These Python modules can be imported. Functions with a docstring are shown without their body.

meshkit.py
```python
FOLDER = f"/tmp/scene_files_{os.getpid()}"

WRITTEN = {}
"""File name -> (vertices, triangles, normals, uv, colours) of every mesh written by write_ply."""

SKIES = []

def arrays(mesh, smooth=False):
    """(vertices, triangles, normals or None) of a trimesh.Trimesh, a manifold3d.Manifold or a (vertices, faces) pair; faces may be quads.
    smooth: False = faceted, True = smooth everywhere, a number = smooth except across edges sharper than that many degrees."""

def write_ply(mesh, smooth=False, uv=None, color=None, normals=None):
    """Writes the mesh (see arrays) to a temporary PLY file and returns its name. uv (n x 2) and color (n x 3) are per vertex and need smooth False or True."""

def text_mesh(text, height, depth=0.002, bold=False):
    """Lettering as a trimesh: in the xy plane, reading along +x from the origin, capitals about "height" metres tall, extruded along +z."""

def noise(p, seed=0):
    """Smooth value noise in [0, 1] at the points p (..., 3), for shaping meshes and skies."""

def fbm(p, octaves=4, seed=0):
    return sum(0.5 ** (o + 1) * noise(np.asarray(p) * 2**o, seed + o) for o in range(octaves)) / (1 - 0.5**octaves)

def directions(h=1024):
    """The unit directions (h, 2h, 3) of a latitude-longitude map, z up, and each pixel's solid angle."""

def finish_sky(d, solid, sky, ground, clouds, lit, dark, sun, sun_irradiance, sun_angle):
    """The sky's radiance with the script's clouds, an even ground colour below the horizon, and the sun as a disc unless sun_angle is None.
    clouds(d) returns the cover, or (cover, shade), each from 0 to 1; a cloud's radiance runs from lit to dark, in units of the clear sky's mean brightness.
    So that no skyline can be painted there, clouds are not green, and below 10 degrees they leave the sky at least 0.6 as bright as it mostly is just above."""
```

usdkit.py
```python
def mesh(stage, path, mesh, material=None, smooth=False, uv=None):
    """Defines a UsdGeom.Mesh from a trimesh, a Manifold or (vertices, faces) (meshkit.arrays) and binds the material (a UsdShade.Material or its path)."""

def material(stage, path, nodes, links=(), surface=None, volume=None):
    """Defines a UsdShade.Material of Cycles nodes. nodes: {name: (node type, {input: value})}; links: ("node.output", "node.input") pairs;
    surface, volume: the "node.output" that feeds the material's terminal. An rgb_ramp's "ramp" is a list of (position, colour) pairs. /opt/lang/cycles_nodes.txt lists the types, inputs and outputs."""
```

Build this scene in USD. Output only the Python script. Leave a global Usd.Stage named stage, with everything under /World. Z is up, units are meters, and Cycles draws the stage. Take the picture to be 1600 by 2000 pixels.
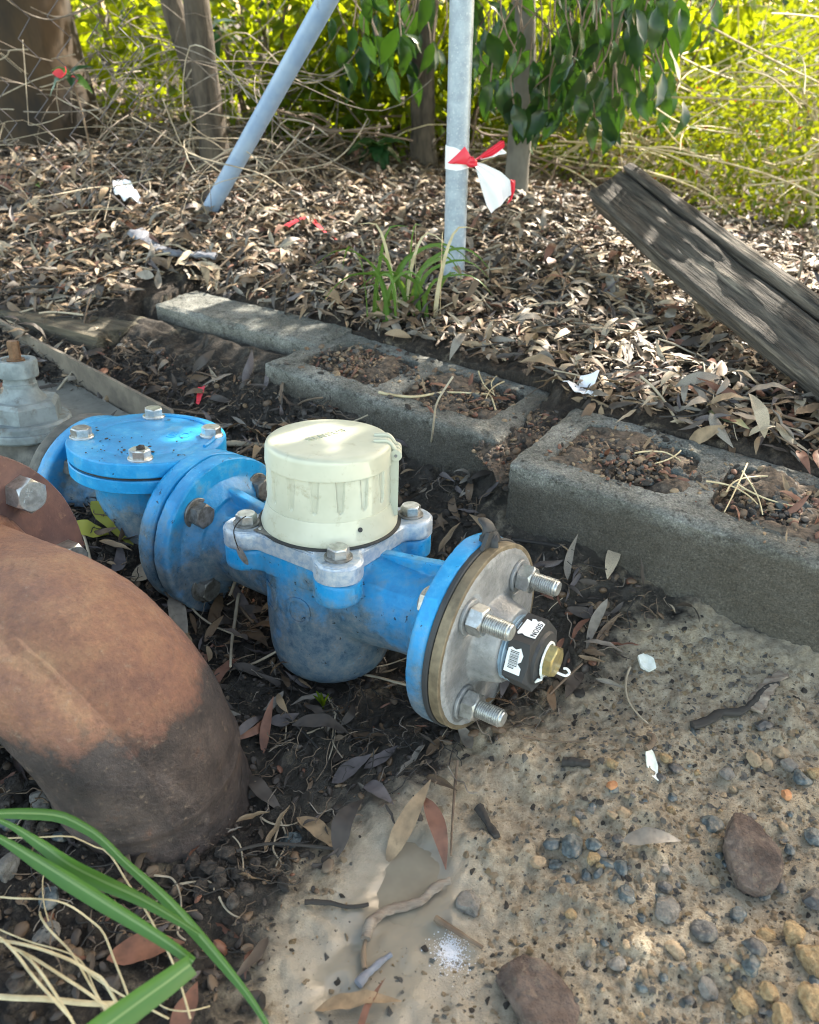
import math
import numpy as np
import trimesh
import manifold3d as m3
from shapely.geometry import Polygon, Point, box as sbox
from shapely import affinity
from scipy.interpolate import RBFInterpolator, RegularGridInterpolator
from scipy.spatial.transform import Rotation as R
from pxr import Usd, UsdGeom, UsdLux, UsdShade, Gf, Sdf, Vt
import usdkit, meshkit

stage = Usd.Stage.CreateInMemory()
UsdGeom.SetStageUpAxis(stage, "Z")
UsdGeom.SetStageMetersPerUnit(stage, 1.0)
world = UsdGeom.Xform.Define(stage, "/World")
stage.SetDefaultPrim(world.GetPrim())
rng = np.random.default_rng(7)

# ------------------------------------------------------------------ camera, sky, sun, exposure
PITCH, FPX, EYE = math.radians(32), 1560.0, 0.57
EXPOSURE = 2.5
SUN_AZ, SUN_EL = math.radians(40), math.radians(40)      # from +y towards +x
SUN_I, SKY_I = 0.95, 0.15

cam = UsdGeom.Camera.Define(stage, "/World/camera")
cam.CreateFocalLengthAttr(6.9)
cam.CreateHorizontalApertureAttr(6.9 * 1600 / FPX)
cam.CreateVerticalApertureAttr(6.9 * 2000 / FPX)
cam.CreateClippingRangeAttr(Gf.Vec2f(0.02, 1000))
cam.CreateFStopAttr(1.9)
cam.CreateFocusDistanceAttr(0.80)
cam.CreateExposureAttr(EXPOSURE)
cam.AddTranslateOp().Set(Gf.Vec3d(0, 0, EYE))
cam.AddRotateXOp().Set(90 - math.degrees(PITCH))

usdkit.material(stage, "/World/Looks/sky", {
    "s": ("sky_texture", {"sky_type": "single_scattering", "sun_disc": False, "sun_elevation": SUN_EL, "sun_rotation": SUN_AZ,
                          "air_density": 1.0, "aerosol_density": 2.2, "ozone_density": 1.0}),
    "wb": ("mix", {"mix_type": "multiply", "fac": 1.0, "color2": (1.16, 1.0, 0.74)}),
    "b": ("background_shader", {"strength": SKY_I})}, [("s.color", "wb.color1"), ("wb.color", "b.color")], surface="b.background")
dome = UsdLux.DomeLight.Define(stage, "/World/sky")
UsdShade.MaterialBindingAPI.Apply(dome.GetPrim()).Bind(UsdShade.Material.Get(stage, "/World/Looks/sky"))
dome.GetPrim().SetCustomDataByKey("kind", "structure")
sun = UsdLux.DistantLight.Define(stage, "/World/sun")
sun.CreateNormalizeAttr(True)
sun.CreateIntensityAttr(SUN_I)
sun.CreateAngleAttr(0.5)
sun.CreateColorAttr(Gf.Vec3f(1.0, 0.93, 0.80))
SUN = np.array([math.sin(SUN_AZ) * math.cos(SUN_EL), math.cos(SUN_AZ) * math.cos(SUN_EL), math.sin(SUN_EL)])
sun.AddRotateXYZOp().Set(Gf.Vec3f(*R.align_vectors([SUN], [[0, 0, 1]])[0].as_euler("xyz", degrees=True)))

# ------------------------------------------------------------------ helpers
taken = {}

def numbered(path):
    n = taken.get(path, -1) + 1
    taken[path] = n
    return path if n == 0 else f"{path}_{n:03d}"

def tag(p, label=None, cat=None, group=None, kind=None):
    p = p.GetPrim() if hasattr(p, "GetPrim") else p
    for k, v in (("label", label), ("category", cat), ("group", group), ("kind", kind)):
        if v:
            p.SetCustomDataByKey(k, v)
    return p

def mat4(rot, t):
    m = np.eye(4)
    m[:3, :3] = np.asarray(rot).T
    m[3, :3] = t
    return Gf.Matrix4d(*m.ravel().tolist())

def thing(name, label, cat, t=(0, 0, 0), rot=None, group=None, kind=None):
    x = UsdGeom.Xform.Define(stage, numbered("/World/" + name))
    x.AddTransformOp().Set(mat4(np.eye(3) if rot is None else rot, t))
    return tag(x, label, cat, group, kind)

def obj(name, mesh, mat, parent=None, smooth=35, xf=None, label=None, cat=None, group=None, kind=None):
    base = str(parent.GetPath()) if parent is not None else "/World"
    g = usdkit.mesh(stage, numbered(base + "/" + name), mesh, "/World/Looks/" + mat, smooth)
    if xf is not None:
        g.AddTransformOp().Set(xf)
    return tag(g, label, cat, group, kind)

def fray(u, v):
    x, up = (u - 800) / FPX, (1000 - v) / FPX
    return np.array([x, math.cos(PITCH) + up * math.sin(PITCH), up * math.cos(PITCH) - math.sin(PITCH)])

EYEP = np.array([0, 0, EYE])
def at(u, v, z):                      # the point of height z seen at a place of the photograph
    r = fray(u, v)
    return EYEP + r * (z - EYE) / r[2]

def aty(u, v, y):
    r = fray(u, v)
    return EYEP + r * y / r[1]

def tri(v, f):
    return trimesh.Trimesh(np.asarray(v, float), np.asarray(f, int), process=False)

def cat(ms):
    return trimesh.util.concatenate(list(ms))

def lathe(profile, n=48, axis="z", cap=True):
    """profile: (along, radius) pairs."""
    p = np.asarray(profile, float)
    a = np.arange(n) * 2 * np.pi / n
    v = np.stack([np.outer(p[:, 1], np.cos(a)), np.outer(p[:, 1], np.sin(a)), np.repeat(p[:, :1], n, 1)], -1).reshape(-1, 3)
    i, j = np.meshgrid(np.arange(len(p) - 1), np.arange(n), indexing="ij")
    q = np.stack([i * n + j, i * n + (j + 1) % n, (i + 1) * n + (j + 1) % n, (i + 1) * n + j], -1).reshape(-1, 4)
    f = np.vstack([q[:, [0, 1, 2]], q[:, [0, 2, 3]]])
    if cap:
        k = len(v)
        v = np.vstack([v, [[0, 0, p[0, 0]], [0, 0, p[-1, 0]]]])
        j = np.arange(n)
        e = (len(p) - 1) * n
        f = np.vstack([f, np.stack([(j + 1) % n, j, np.full(n, k)], 1), np.stack([e + j, e + (j + 1) % n, np.full(n, k + 1)], 1)])
    if axis == "x":
        v = v[:, [2, 0, 1]]
    return tri(v, f)

def tube(pts, rad, sides=5, flat=1.0):
    p = np.asarray(pts, float)
    rad = np.broadcast_to(rad, (len(p),))
    t = np.gradient(p, axis=0)
    t /= np.linalg.norm(t, axis=1, keepdims=True) + 1e-12
    ref = np.array([0, 0, 1.0]) if abs(t[:, 2]).mean() < 0.8 else np.array([1.0, 0, 0])
    a = np.cross(t, ref); a /= np.linalg.norm(a, axis=1, keepdims=True) + 1e-12
    b = np.cross(t, a)
    g = np.arange(sides) * 2 * np.pi / sides
    v = p[:, None] + rad[:, None, None] * (np.cos(g)[None, :, None] * a[:, None] + flat * np.sin(g)[None, :, None] * b[:, None])
    n = len(p)
    i, j = np.meshgrid(np.arange(n - 1), np.arange(sides), indexing="ij")
    q = np.stack([i * sides + j, i * sides + (j + 1) % sides, (i + 1) * sides + (j + 1) % sides, (i + 1) * sides + j], -1).reshape(-1, 4)
    f = np.vstack([q[:, [0, 2, 1]], q[:, [0, 3, 2]]])
    v = v.reshape(-1, 3)
    k = len(v)
    v = np.vstack([v, p[:1], p[-1:]])
    j = np.arange(sides)
    f = np.vstack([f, np.stack([j, (j + 1) % sides, np.full(sides, k)], 1), np.stack([(n - 1) * sides + (j + 1) % sides, (n - 1) * sides + j, np.full(sides, k + 1)], 1)])
    return tri(v, f)

def curve(pts, n=24):
    """A smooth line through the points."""
    from scipy.interpolate import CubicSpline, PchipInterpolator
    p = np.asarray(pts, float)
    if len(p) == 2:
        return p[0] + np.linspace(0, 1, n)[:, None] * (p[1] - p[0])
    s = np.r_[0, np.cumsum(np.linalg.norm(np.diff(p, axis=0), axis=1))]
    return PchipInterpolator(s, p)(np.linspace(0, s[-1], n))

def ribbon(pts, width, up=(0, 0, 1), vee=0.0, twist=0.0):
    """A blade: width may vary along it; the cross direction is at right angles to the line and to up."""
    p = np.asarray(pts, float)
    n = len(p)
    w = np.broadcast_to(width, (n,))
    t = np.gradient(p, axis=0); t /= np.linalg.norm(t, axis=1, keepdims=True) + 1e-12
    u = np.broadcast_to(np.asarray(up, float), (n, 3))
    s = np.cross(t, u); s /= np.linalg.norm(s, axis=1, keepdims=True) + 1e-12
    nn = np.cross(s, t)
    a = np.linspace(0, 1, n) * twist
    s2 = s * np.cos(a)[:, None] + nn * np.sin(a)[:, None]
    n2 = nn * np.cos(a)[:, None] - s * np.sin(a)[:, None]
    v = np.vstack([p - s2 * w[:, None] / 2 + n2 * w[:, None] * vee, p, p + s2 * w[:, None] / 2 + n2 * w[:, None] * vee])
    i = np.arange(n - 1)
    f = []
    for k in (0, 1):
        a0, b0 = k * n + i, (k + 1) * n + i
        f += [np.stack([a0, b0, b0 + 1], 1), np.stack([a0, b0 + 1, a0 + 1], 1)]
    return tri(v, np.vstack(f))

def jitter(m, amount, scale, seed=0, octaves=3):
    v = np.array(m.vertices)
    n = m.vertex_normals
    d = (meshkit.fbm(v * scale, octaves, seed) - 0.5) * 2 * amount
    return tri(v + n * d[:, None], m.faces)

def to_tri(man):
    m = man.to_mesh()
    return tri(m.vert_properties[:, :3], m.tri_verts)

def refine(man, edge, taubin=0):
    t = to_tri(man.refine_to_length(edge))
    t.merge_vertices()
    if taubin:
        trimesh.smoothing.filter_taubin(t, iterations=taubin)
    return t

def mcyl(p, q, r1, r2, n=48):
    p, q = np.asarray(p, float), np.asarray(q, float)
    d = q - p
    L = np.linalg.norm(d)
    c = m3.Manifold.cylinder(L, r1, r2, n)
    rot = R.align_vectors([d / L], [[0, 0, 1]])[0].as_matrix()
    return c.transform(np.hstack([rot, p[:, None]]))

def hull(points):
    return trimesh.convex.convex_hull(np.asarray(points, float))

def hexpts(af, z, ph=0.0):
    a = ph + np.arange(6) * np.pi / 3
    r = af / math.sqrt(3)
    return np.stack([r * np.cos(a), r * np.sin(a), np.full(6, z)], 1)

def ringpts(r, z, n=24):
    a = np.arange(n) * 2 * np.pi / n
    return np.stack([r * np.cos(a), r * np.sin(a), np.full(n, z)], 1)

def hexhead(af, h, ph=0.0, both=False):
    """A bolt head or nut: six flats, chamfered to a round top."""
    p = [hexpts(af, 0.12 * h if both else 0, ph), hexpts(af, h * 0.86, ph), ringpts(af * 0.475, h)]
    if both:
        p.append(ringpts(af * 0.475, 0))
    return hull(np.vstack(p))

def washer(r, h, hole=0.0):
    return lathe([(0, r * 0.3), (0, r), (h * 0.7, r), (h, r * 0.96), (h, r * 0.3)], 32)

def thread(r, L, pitch):
    p = [(0, r * 0.9)]
    n = int(L / pitch)
    for k in range(n):
        p += [(pitch * (k + 0.12), r * 0.87), (pitch * (k + 0.45), r), (pitch * (k + 0.62), r), (pitch * (k + 0.95), r * 0.87)]
    p += [(L, r * 0.86), (L + pitch * 0.5, r * 0.76)]
    return lathe(p, 28)

def placed(m, origin, zdir, spin=0.0):
    z = np.asarray(zdir, float); z = z / np.linalg.norm(z)
    x = np.cross([0, 0, 1.0] if abs(z[2]) < 0.9 else [1.0, 0, 0], z); x /= np.linalg.norm(x)
    rot = np.stack([x, np.cross(z, x), z], 1) @ R.from_euler("z", spin).as_matrix()
    return tri(np.asarray(m.vertices) @ rot.T + np.asarray(origin), m.faces)

# ------------------------------------------------------------------ materials
def P(name, color, rough=0.6, metal=0.0, spec=0.5, var=None, vscale=30.0, bump=0.0, bscale=200.0, extra=None, dirt=None, vdetail=4.0, coords="position", rampo=(0.38, 0.62), bdist=0.002, stretch=None, coat=0.0, voro=None):
    """Principled with a noise blend of two colours, an optional dirt colour in patches (dirt = (colour, scale, from, to)), and a fine bump."""
    nodes = {"p": ("principled_bsdf", {"base_color": color, "roughness": rough, "metallic": metal, "specular_ior_level": spec, "coat_weight": coat}), "g": ("geometry", {}) if coords == "position" else ("texture_coordinate", {})}
    src = "g.position" if coords == "position" else "g.object"
    links = []
    if stretch is not None:
        nodes["map"] = ("mapping", {"scale": stretch}); links.append((src, "map.vector")); src = "map.vector"
    last = None
    if var is not None:
        nodes["n"] = ("noise_texture", {"scale": vscale, "detail": vdetail, "roughness": 0.62})
        nodes["r"] = ("rgb_ramp", {"ramp": [(0, color), (rampo[0], color), (rampo[1], var), (1, var)]})
        links += [(src, "n.vector"), ("n.fac", "r.fac")]
        last = "r.color"
    if dirt is not None:
        nodes["dn"] = ("noise_texture", {"scale": dirt[1], "detail": 6.0, "roughness": 0.7})
        nodes["dr"] = ("map_range", {"from_min": dirt[2], "from_max": dirt[3], "to_min": 0.0, "to_max": 1.0, "clamp": True})
        nodes["dm"] = ("mix", {"mix_type": "mix", "color1": color, "color2": dirt[0]})
        links += [(src, "dn.vector"), ("dn.fac", "dr.value"), ("dr.result", "dm.fac")]
        if last:
            links.append((last, "dm.color1"))
        last = "dm.color"
    if last:
        links.append((last, "p.base_color"))
    if bump:
        nodes["bn"] = ("noise_texture", {"scale": bscale, "detail": 5.0, "roughness": 0.65})
        nodes["b"] = ("bump", {"strength": bump, "distance": bdist})
        links += [(src, "bn.vector"), ("bn.fac", "b.height"), ("b.normal", "p.normal")]
    if extra:
        nodes.update(extra[0]); links += extra[1]
    return usdkit.material(stage, "/World/Looks/" + name, nodes, links, surface="p.BSDF")

def leafy(name, a, b, trans, tfac=0.4, rough=0.45, spec=0.5):
    """A leaf: front colour between a and b from leaf to leaf, light coming through."""
    nodes = {"g": ("geometry", {}), "r": ("rgb_ramp", {"ramp": [(0, a), (1, b)]}),
             "p": ("principled_bsdf", {"roughness": rough, "specular_ior_level": spec}), "t": ("translucent_bsdf", {"color": trans}),
             "tr": ("rgb_ramp", {"ramp": [(0, tuple(0.35 * c for c in trans)), (0.4, tuple(0.8 * c for c in trans)), (1, trans)]}),
             "m": ("mix_closure", {"fac": tfac})}
    links = [("g.random_per_island", "r.fac"), ("g.random_per_island", "tr.fac"), ("r.color", "p.base_color"), ("tr.color", "t.color"), ("p.BSDF", "m.closure1"), ("t.BSDF", "m.closure2")]
    return usdkit.material(stage, "/World/Looks/" + name, nodes, links, surface="m.closure")

# soil: one sheet, its zones carried by the mesh (red: sand, green: wet, blue: brown mulch)
usdkit.material(stage, "/World/Looks/ground", {
    "a": ("attribute", {"attribute": "zone"}), "s": ("separate_color", {}), "g": ("geometry", {}),
    "n1": ("noise_texture", {"scale": 22.0, "detail": 8.0, "roughness": 0.7}),
    "n2": ("noise_texture", {"scale": 130.0, "detail": 8.0, "roughness": 0.78}),
    "n3": ("noise_texture", {"scale": 700.0, "detail": 3.0, "roughness": 0.6}),
    "soil": ("rgb_ramp", {"ramp": [(0.28, (0.010, 0.008, 0.007)), (0.5, (0.030, 0.024, 0.020)), (0.64, (0.075, 0.060, 0.048)), (0.78, (0.15, 0.12, 0.095))]}),
    "sand": ("rgb_ramp", {"ramp": [(0.30, (0.19, 0.155, 0.115)), (0.42, (0.36, 0.30, 0.225)), (0.54, (0.49, 0.42, 0.325)), (0.68, (0.62, 0.55, 0.44))]}),
    "tone": ("rgb_ramp", {"ramp": [(0.32, (0.66, 0.63, 0.59)), (0.5, (1, 0.985, 0.95)), (0.66, (1.12, 1.06, 0.94))]}),
    "mul": ("mix", {"mix_type": "multiply", "fac": 0.9}),
    "mulch": ("rgb_ramp", {"ramp": [(0.28, (0.010, 0.008, 0.006)), (0.5, (0.036, 0.026, 0.019)), (0.72, (0.12, 0.09, 0.065))]}),
    "m1": ("mix", {"mix_type": "mix"}), "m2": ("mix", {"mix_type": "mix"}),
    "th": ("math", {"math_type": "multiply_add", "value2": 1.8}), "cl": ("map_range", {"from_min": 1.02, "from_max": 1.48, "to_min": 0.0, "to_max": 1.0, "clamp": True}),
    "spk": ("voronoi_texture", {"scale": 330.0}), "spr": ("map_range", {"from_min": 0.10, "from_max": 0.22, "to_min": 0.2, "to_max": 1.0, "clamp": True}),
    "spv": ("mix", {"mix_type": "multiply", "fac": 0.22}), "spc": ("combine_color", {}),
    "wm": ("mix", {"mix_type": "mix", "color2": (0.205, 0.182, 0.145)}),
    "wf": ("map_range", {"from_min": 0.05, "from_max": 0.6, "clamp": True}), "wr": ("map_range", {"from_min": 0.05, "from_max": 0.75, "to_min": 0.9, "to_max": 0.16, "clamp": True}),
    "hadd": ("math", {"math_type": "multiply_add", "value2": 0.5}),
    "b": ("bump", {"strength": 1.0, "distance": 0.009}), "bs": ("map_range", {"from_min": 0.1, "from_max": 0.7, "to_min": 1.0, "to_max": 0.06, "clamp": True}),
    "p": ("principled_bsdf", {"specular_ior_level": 0.45}),
}, [("a.color", "s.color"), ("g.position", "n1.vector"), ("g.position", "n2.vector"), ("g.position", "n3.vector"), ("g.position", "spk.vector"),
    ("n2.fac", "soil.fac"), ("n2.fac", "sand.fac"), ("n1.fac", "tone.fac"), ("sand.color", "mul.color1"), ("tone.color", "mul.color2"), ("n2.fac", "mulch.fac"),
    ("n1.fac", "th.value1"), ("s.r", "th.value3"), ("th.value", "cl.value"),
    ("spk.distance", "spr.value"), ("spr.result", "spc.r"), ("spr.result", "spc.g"), ("spr.result", "spc.b"),
    ("mul.color", "spv.color1"), ("spc.color", "spv.color2"),
    ("s.b", "m1.fac"), ("soil.color", "m1.color1"), ("mulch.color", "m1.color2"),
    ("cl.result", "m2.fac"), ("m1.color", "m2.color1"), ("spv.color", "m2.color2"),
    ("s.g", "wf.value"), ("wf.result", "wm.fac"), ("m2.color", "wm.color1"), ("wm.color", "p.base_color"), ("s.g", "wr.value"), ("wr.result", "p.roughness"),
    ("s.g", "bs.value"), ("bs.result", "b.strength"), ("n3.fac", "hadd.value1"), ("n2.fac", "hadd.value3"), ("hadd.value", "b.height"), ("b.normal", "p.normal")], surface="p.BSDF")

def blue_nodes(fresh, worn):
    """Blue enamel: dusty and mud-stained in patches, the mud splashed up from the ground (by height)."""
    return {"g": ("geometry", {}), "xyz": ("separate_xyz", {}),
            "n": ("noise_texture", {"scale": 26.0, "detail": 7.0, "roughness": 0.68}), "n2": ("noise_texture", {"scale": 70.0, "detail": 8.0, "roughness": 0.78}),
            "hz": ("map_range", {"from_min": fresh, "from_max": worn, "to_min": 0.0, "to_max": 0.45, "clamp": True}),
            "add": ("math", {"math_type": "add"}), "cl": ("map_range", {"from_min": 0.58, "from_max": 0.86, "to_min": 0.0, "to_max": 0.84, "clamp": True}),
            "base": ("rgb_ramp", {"ramp": [(0.3, (0.008, 0.17, 0.40)), (0.52, (0.014, 0.25, 0.53)), (0.62, (0.05, 0.32, 0.58)), (0.72, (0.13, 0.38, 0.60))]}),
            "mud": ("rgb_ramp", {"ramp": [(0.36, (0.028, 0.030, 0.032)), (0.50, (0.095, 0.098, 0.095)), (0.60, (0.16, 0.135, 0.105)), (0.68, (0.10, 0.17, 0.24)), (0.75, (0.02, 0.2, 0.42))]}),
            "ch": ("noise_texture", {"scale": 110.0, "detail": 5.0, "roughness": 0.7}), "cr": ("rgb_ramp", {"ramp": [(0.29, (0.045, 0.04, 0.038)), (0.335, (0.06, 0.05, 0.045)), (0.345, (1, 1, 1)), (0.655, (1, 1, 1)), (0.68, (1.5, 1.35, 1.2)), (0.75, (1.8, 1.6, 1.4))]}), "cm": ("mix", {"mix_type": "multiply", "fac": 0.85}),
            "mx": ("mix", {"mix_type": "mix"}), "rr": ("map_range", {"from_min": 0.0, "from_max": 1.0, "to_min": 0.30, "to_max": 0.75}),
            "b": ("bump", {"strength": 0.4, "distance": 0.002}),
            "p": ("principled_bsdf", {"specular_ior_level": 0.5})}, [
        ("g.position", "xyz.vector"), ("g.position", "n.vector"), ("g.position", "n2.vector"), ("xyz.z", "hz.value"), ("n.fac", "add.value1"), ("hz.result", "add.value2"),
        ("add.value", "cl.value"), ("n.fac", "base.fac"), ("n2.fac", "mud.fac"), ("cl.result", "mx.fac"), ("base.color", "mx.color1"), ("mud.color", "mx.color2"),
        ("g.position", "ch.vector"), ("ch.fac", "cr.fac"), ("mx.color", "cm.color1"), ("cr.color", "cm.color2"), ("cm.color", "p.base_color"), ("cl.result", "rr.value"), ("rr.result", "p.roughness"), ("n2.fac", "b.height"), ("b.normal", "p.normal")]
for nm, lo, hi in (("blue_enamel", 0.150, 0.035), ("blue_flange_enamel", 0.03, -0.09)):
    nn, ll = blue_nodes(lo, hi)
    usdkit.material(stage, "/World/Looks/" + nm, nn, ll, surface="p.BSDF")

P("cap_plastic", (0.455, 0.455, 0.36), 0.38, var=(0.40, 0.40, 0.31), vscale=18, dirt=((0.27, 0.24, 0.16), 70, 0.57, 0.80), bump=0.06, bscale=400)
P("cap_letter", (0.37, 0.365, 0.27), 0.5)
P("worn_plate", (0.26, 0.33, 0.42), 0.42, metal=0.35, var=(0.42, 0.45, 0.48), vscale=160, dirt=((0.07, 0.08, 0.10), 45, 0.60, 0.74), bump=0.3, bscale=260)
P("black_seal", (0.02, 0.021, 0.023), 0.6, bump=0.2)
P("zinc", (0.56, 0.57, 0.56), 0.30, metal=0.92, var=(0.36, 0.36, 0.35), vscale=120, dirt=((0.22, 0.19, 0.14), 90, 0.60, 0.75), bump=0.08, bscale=500)
P("dull_bolt", (0.20, 0.20, 0.195), 0.45, metal=0.6, var=(0.10, 0.095, 0.085), vscale=110, bump=0.2, bscale=400)
P("thread_steel", (0.50, 0.51, 0.50), 0.34, metal=0.9, var=(0.34, 0.34, 0.33), vscale=300)
P("cast_grey", (0.30, 0.305, 0.31), 0.5, metal=0.45, var=(0.2, 0.205, 0.21), vscale=45, dirt=((0.14, 0.15, 0.145), 150, 0.52, 0.75), bump=0.35, bscale=350)
P("brown_rim", (0.105, 0.082, 0.052), 0.65, metal=0.15, var=(0.19, 0.15, 0.095), vscale=60, bump=0.2, bscale=300)
P("nipple", (0.36, 0.47, 0.56), 0.35, metal=0.3, var=(0.27, 0.37, 0.46), vscale=60)
P("brass", (0.46, 0.37, 0.16), 0.32, metal=0.85, var=(0.30, 0.26, 0.14), vscale=150)
P("white_tape", (0.72, 0.76, 0.74), 0.5, bump=0.4, bscale=500)
P("sticker", (0.72, 0.74, 0.76), 0.5)
P("ink", (0.012, 0.012, 0.014), 0.5)
P("verdigris", (0.12, 0.38, 0.30), 0.6)
P("valve_grey", (0.11, 0.135, 0.145), 0.6, var=(0.19, 0.225, 0.235), vscale=40, dirt=((0.085, 0.075, 0.06), 55, 0.55, 0.72), bump=0.35, bscale=200)
P("valve_dark", (0.055, 0.055, 0.05), 0.8, var=(0.11, 0.105, 0.095), vscale=50, bump=0.5, bscale=150)
P("old_brass", (0.09, 0.05, 0.028), 0.5, metal=0.5, var=(0.16, 0.09, 0.05), vscale=120)
P("galvanised", (0.34, 0.40, 0.46), 0.42, metal=0.35, var=(0.26, 0.31, 0.37), vscale=55, dirt=((0.46, 0.51, 0.55), 240, 0.56, 0.66), bump=0.08)
P("blue_steel", (0.22, 0.31, 0.46), 0.42, metal=0.25, var=(0.28, 0.37, 0.50), vscale=25, dirt=((0.12, 0.13, 0.16), 40, 0.62, 0.78))
P("fence_wire", (0.09, 0.08, 0.085), 0.5, metal=0.5)
P("tape_white", (0.78, 0.78, 0.80), 0.35)
P("tape_red", (0.58, 0.025, 0.045), 0.35)
P("white_plastic", (0.74, 0.75, 0.80), 0.4, var=(0.6, 0.62, 0.68), vscale=40)
DAMP_AND_SHADE = ({"cz": ("separate_xyz", {}), "cn": ("noise_texture", {"scale": 20.0, "detail": 6.0, "roughness": 0.7}), "ca": ("math", {"math_type": "multiply_add", "value2": 0.03}), "cr": ("map_range", {"from_min": 0.150, "from_max": 0.126, "to_min": 0.0, "to_max": 0.82, "clamp": True}), "cm": ("mix", {"mix_type": "mix", "color2": (0.060, 0.050, 0.037)}), "sn": ("noise_texture", {"scale": 420.0, "detail": 3.0, "roughness": 0.8}), "sr": ("rgb_ramp", {"ramp": [(0.30, (0.25, 0.25, 0.25)), (0.46, (0.85, 0.85, 0.85)), (0.56, (1.1, 1.1, 1.08)), (0.68, (1.9, 1.88, 1.8))]}), "sm": ("mix", {"mix_type": "multiply", "fac": 0.85})},  # damp stain plus the shade of the side faces, both painted in by height
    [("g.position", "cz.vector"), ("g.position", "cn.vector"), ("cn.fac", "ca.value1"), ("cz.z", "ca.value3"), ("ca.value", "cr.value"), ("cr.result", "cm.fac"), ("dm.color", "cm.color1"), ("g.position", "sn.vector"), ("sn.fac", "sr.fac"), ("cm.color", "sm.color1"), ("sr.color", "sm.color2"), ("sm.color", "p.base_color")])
P("concrete", (0.25, 0.25, 0.23), 0.95, var=(0.13, 0.132, 0.118), vscale=13, dirt=((0.035, 0.033, 0.028), 110, 0.50, 0.70), bump=1.0, bscale=330, bdist=.005, vdetail=9.0, rampo=(.36, .60), extra=DAMP_AND_SHADE)
P("timber", (0.016, 0.013, 0.011), 0.88, var=(0.13, 0.108, 0.088), vscale=150, coords="object", stretch=(0.05, 1.0, 1.0), dirt=((0.28, 0.24, 0.19), 70, 0.55, 0.70), bump=1.0, bscale=220, bdist=.012, vdetail=8.0, rampo=(.36, .64))
P("old_log", (0.045, 0.038, 0.026), 0.92, var=(0.15, 0.128, 0.088), vscale=120, coords="object", stretch=(0.09, 1.0, 1.0), dirt=((0.022, 0.02, 0.015), 60, 0.48, 0.66), bump=1.0, bscale=160, bdist=.012, vdetail=8.0)
P("steel_strip", (0.17, 0.145, 0.115), 0.75, metal=0.2, var=(0.10, 0.085, 0.07), vscale=30, bump=0.4)
P("slab", (0.20, 0.19, 0.165), 0.92, var=(0.13, 0.125, 0.11), vscale=12, dirt=((0.07, 0.065, 0.055), 22, 0.55, 0.7), bump=0.7, bscale=260)
P("rock_brown", (0.07, 0.046, 0.037), 0.88, var=(0.135, 0.098, 0.08), vscale=45, bump=1.0, bscale=150, bdist=.008, vdetail=9.0, dirt=((0.2, 0.16, 0.12), 60, .56, .70))
P("stone_blue", (0.022, 0.030, 0.034), 0.32, var=(0.095, 0.115, 0.12), vscale=120, coords="object", bump=0.8, dirt=((0.22, 0.18, 0.135), 70, .54, .68))
P("stone_dark", (0.026, 0.026, 0.027), 0.38, var=(0.075, 0.072, 0.07), vscale=160, coords="object", bump=0.8, dirt=((0.19, 0.155, 0.115), 70, .53, .68))
P("stone_tan", (0.22, 0.16, 0.10), 0.85, var=(0.33, 0.25, 0.16), vscale=180, coords="object", bump=0.9, dirt=((0.12, 0.085, 0.05), 90, .52, .68))
P("stone_ochre", (0.22, 0.145, 0.07), 0.88, var=(0.40, 0.30, 0.165), vscale=110, coords="object", bump=1.0, bdist=.004, dirt=((0.11, 0.07, 0.035), 80, .48, .64), vdetail=8.0)
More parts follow.
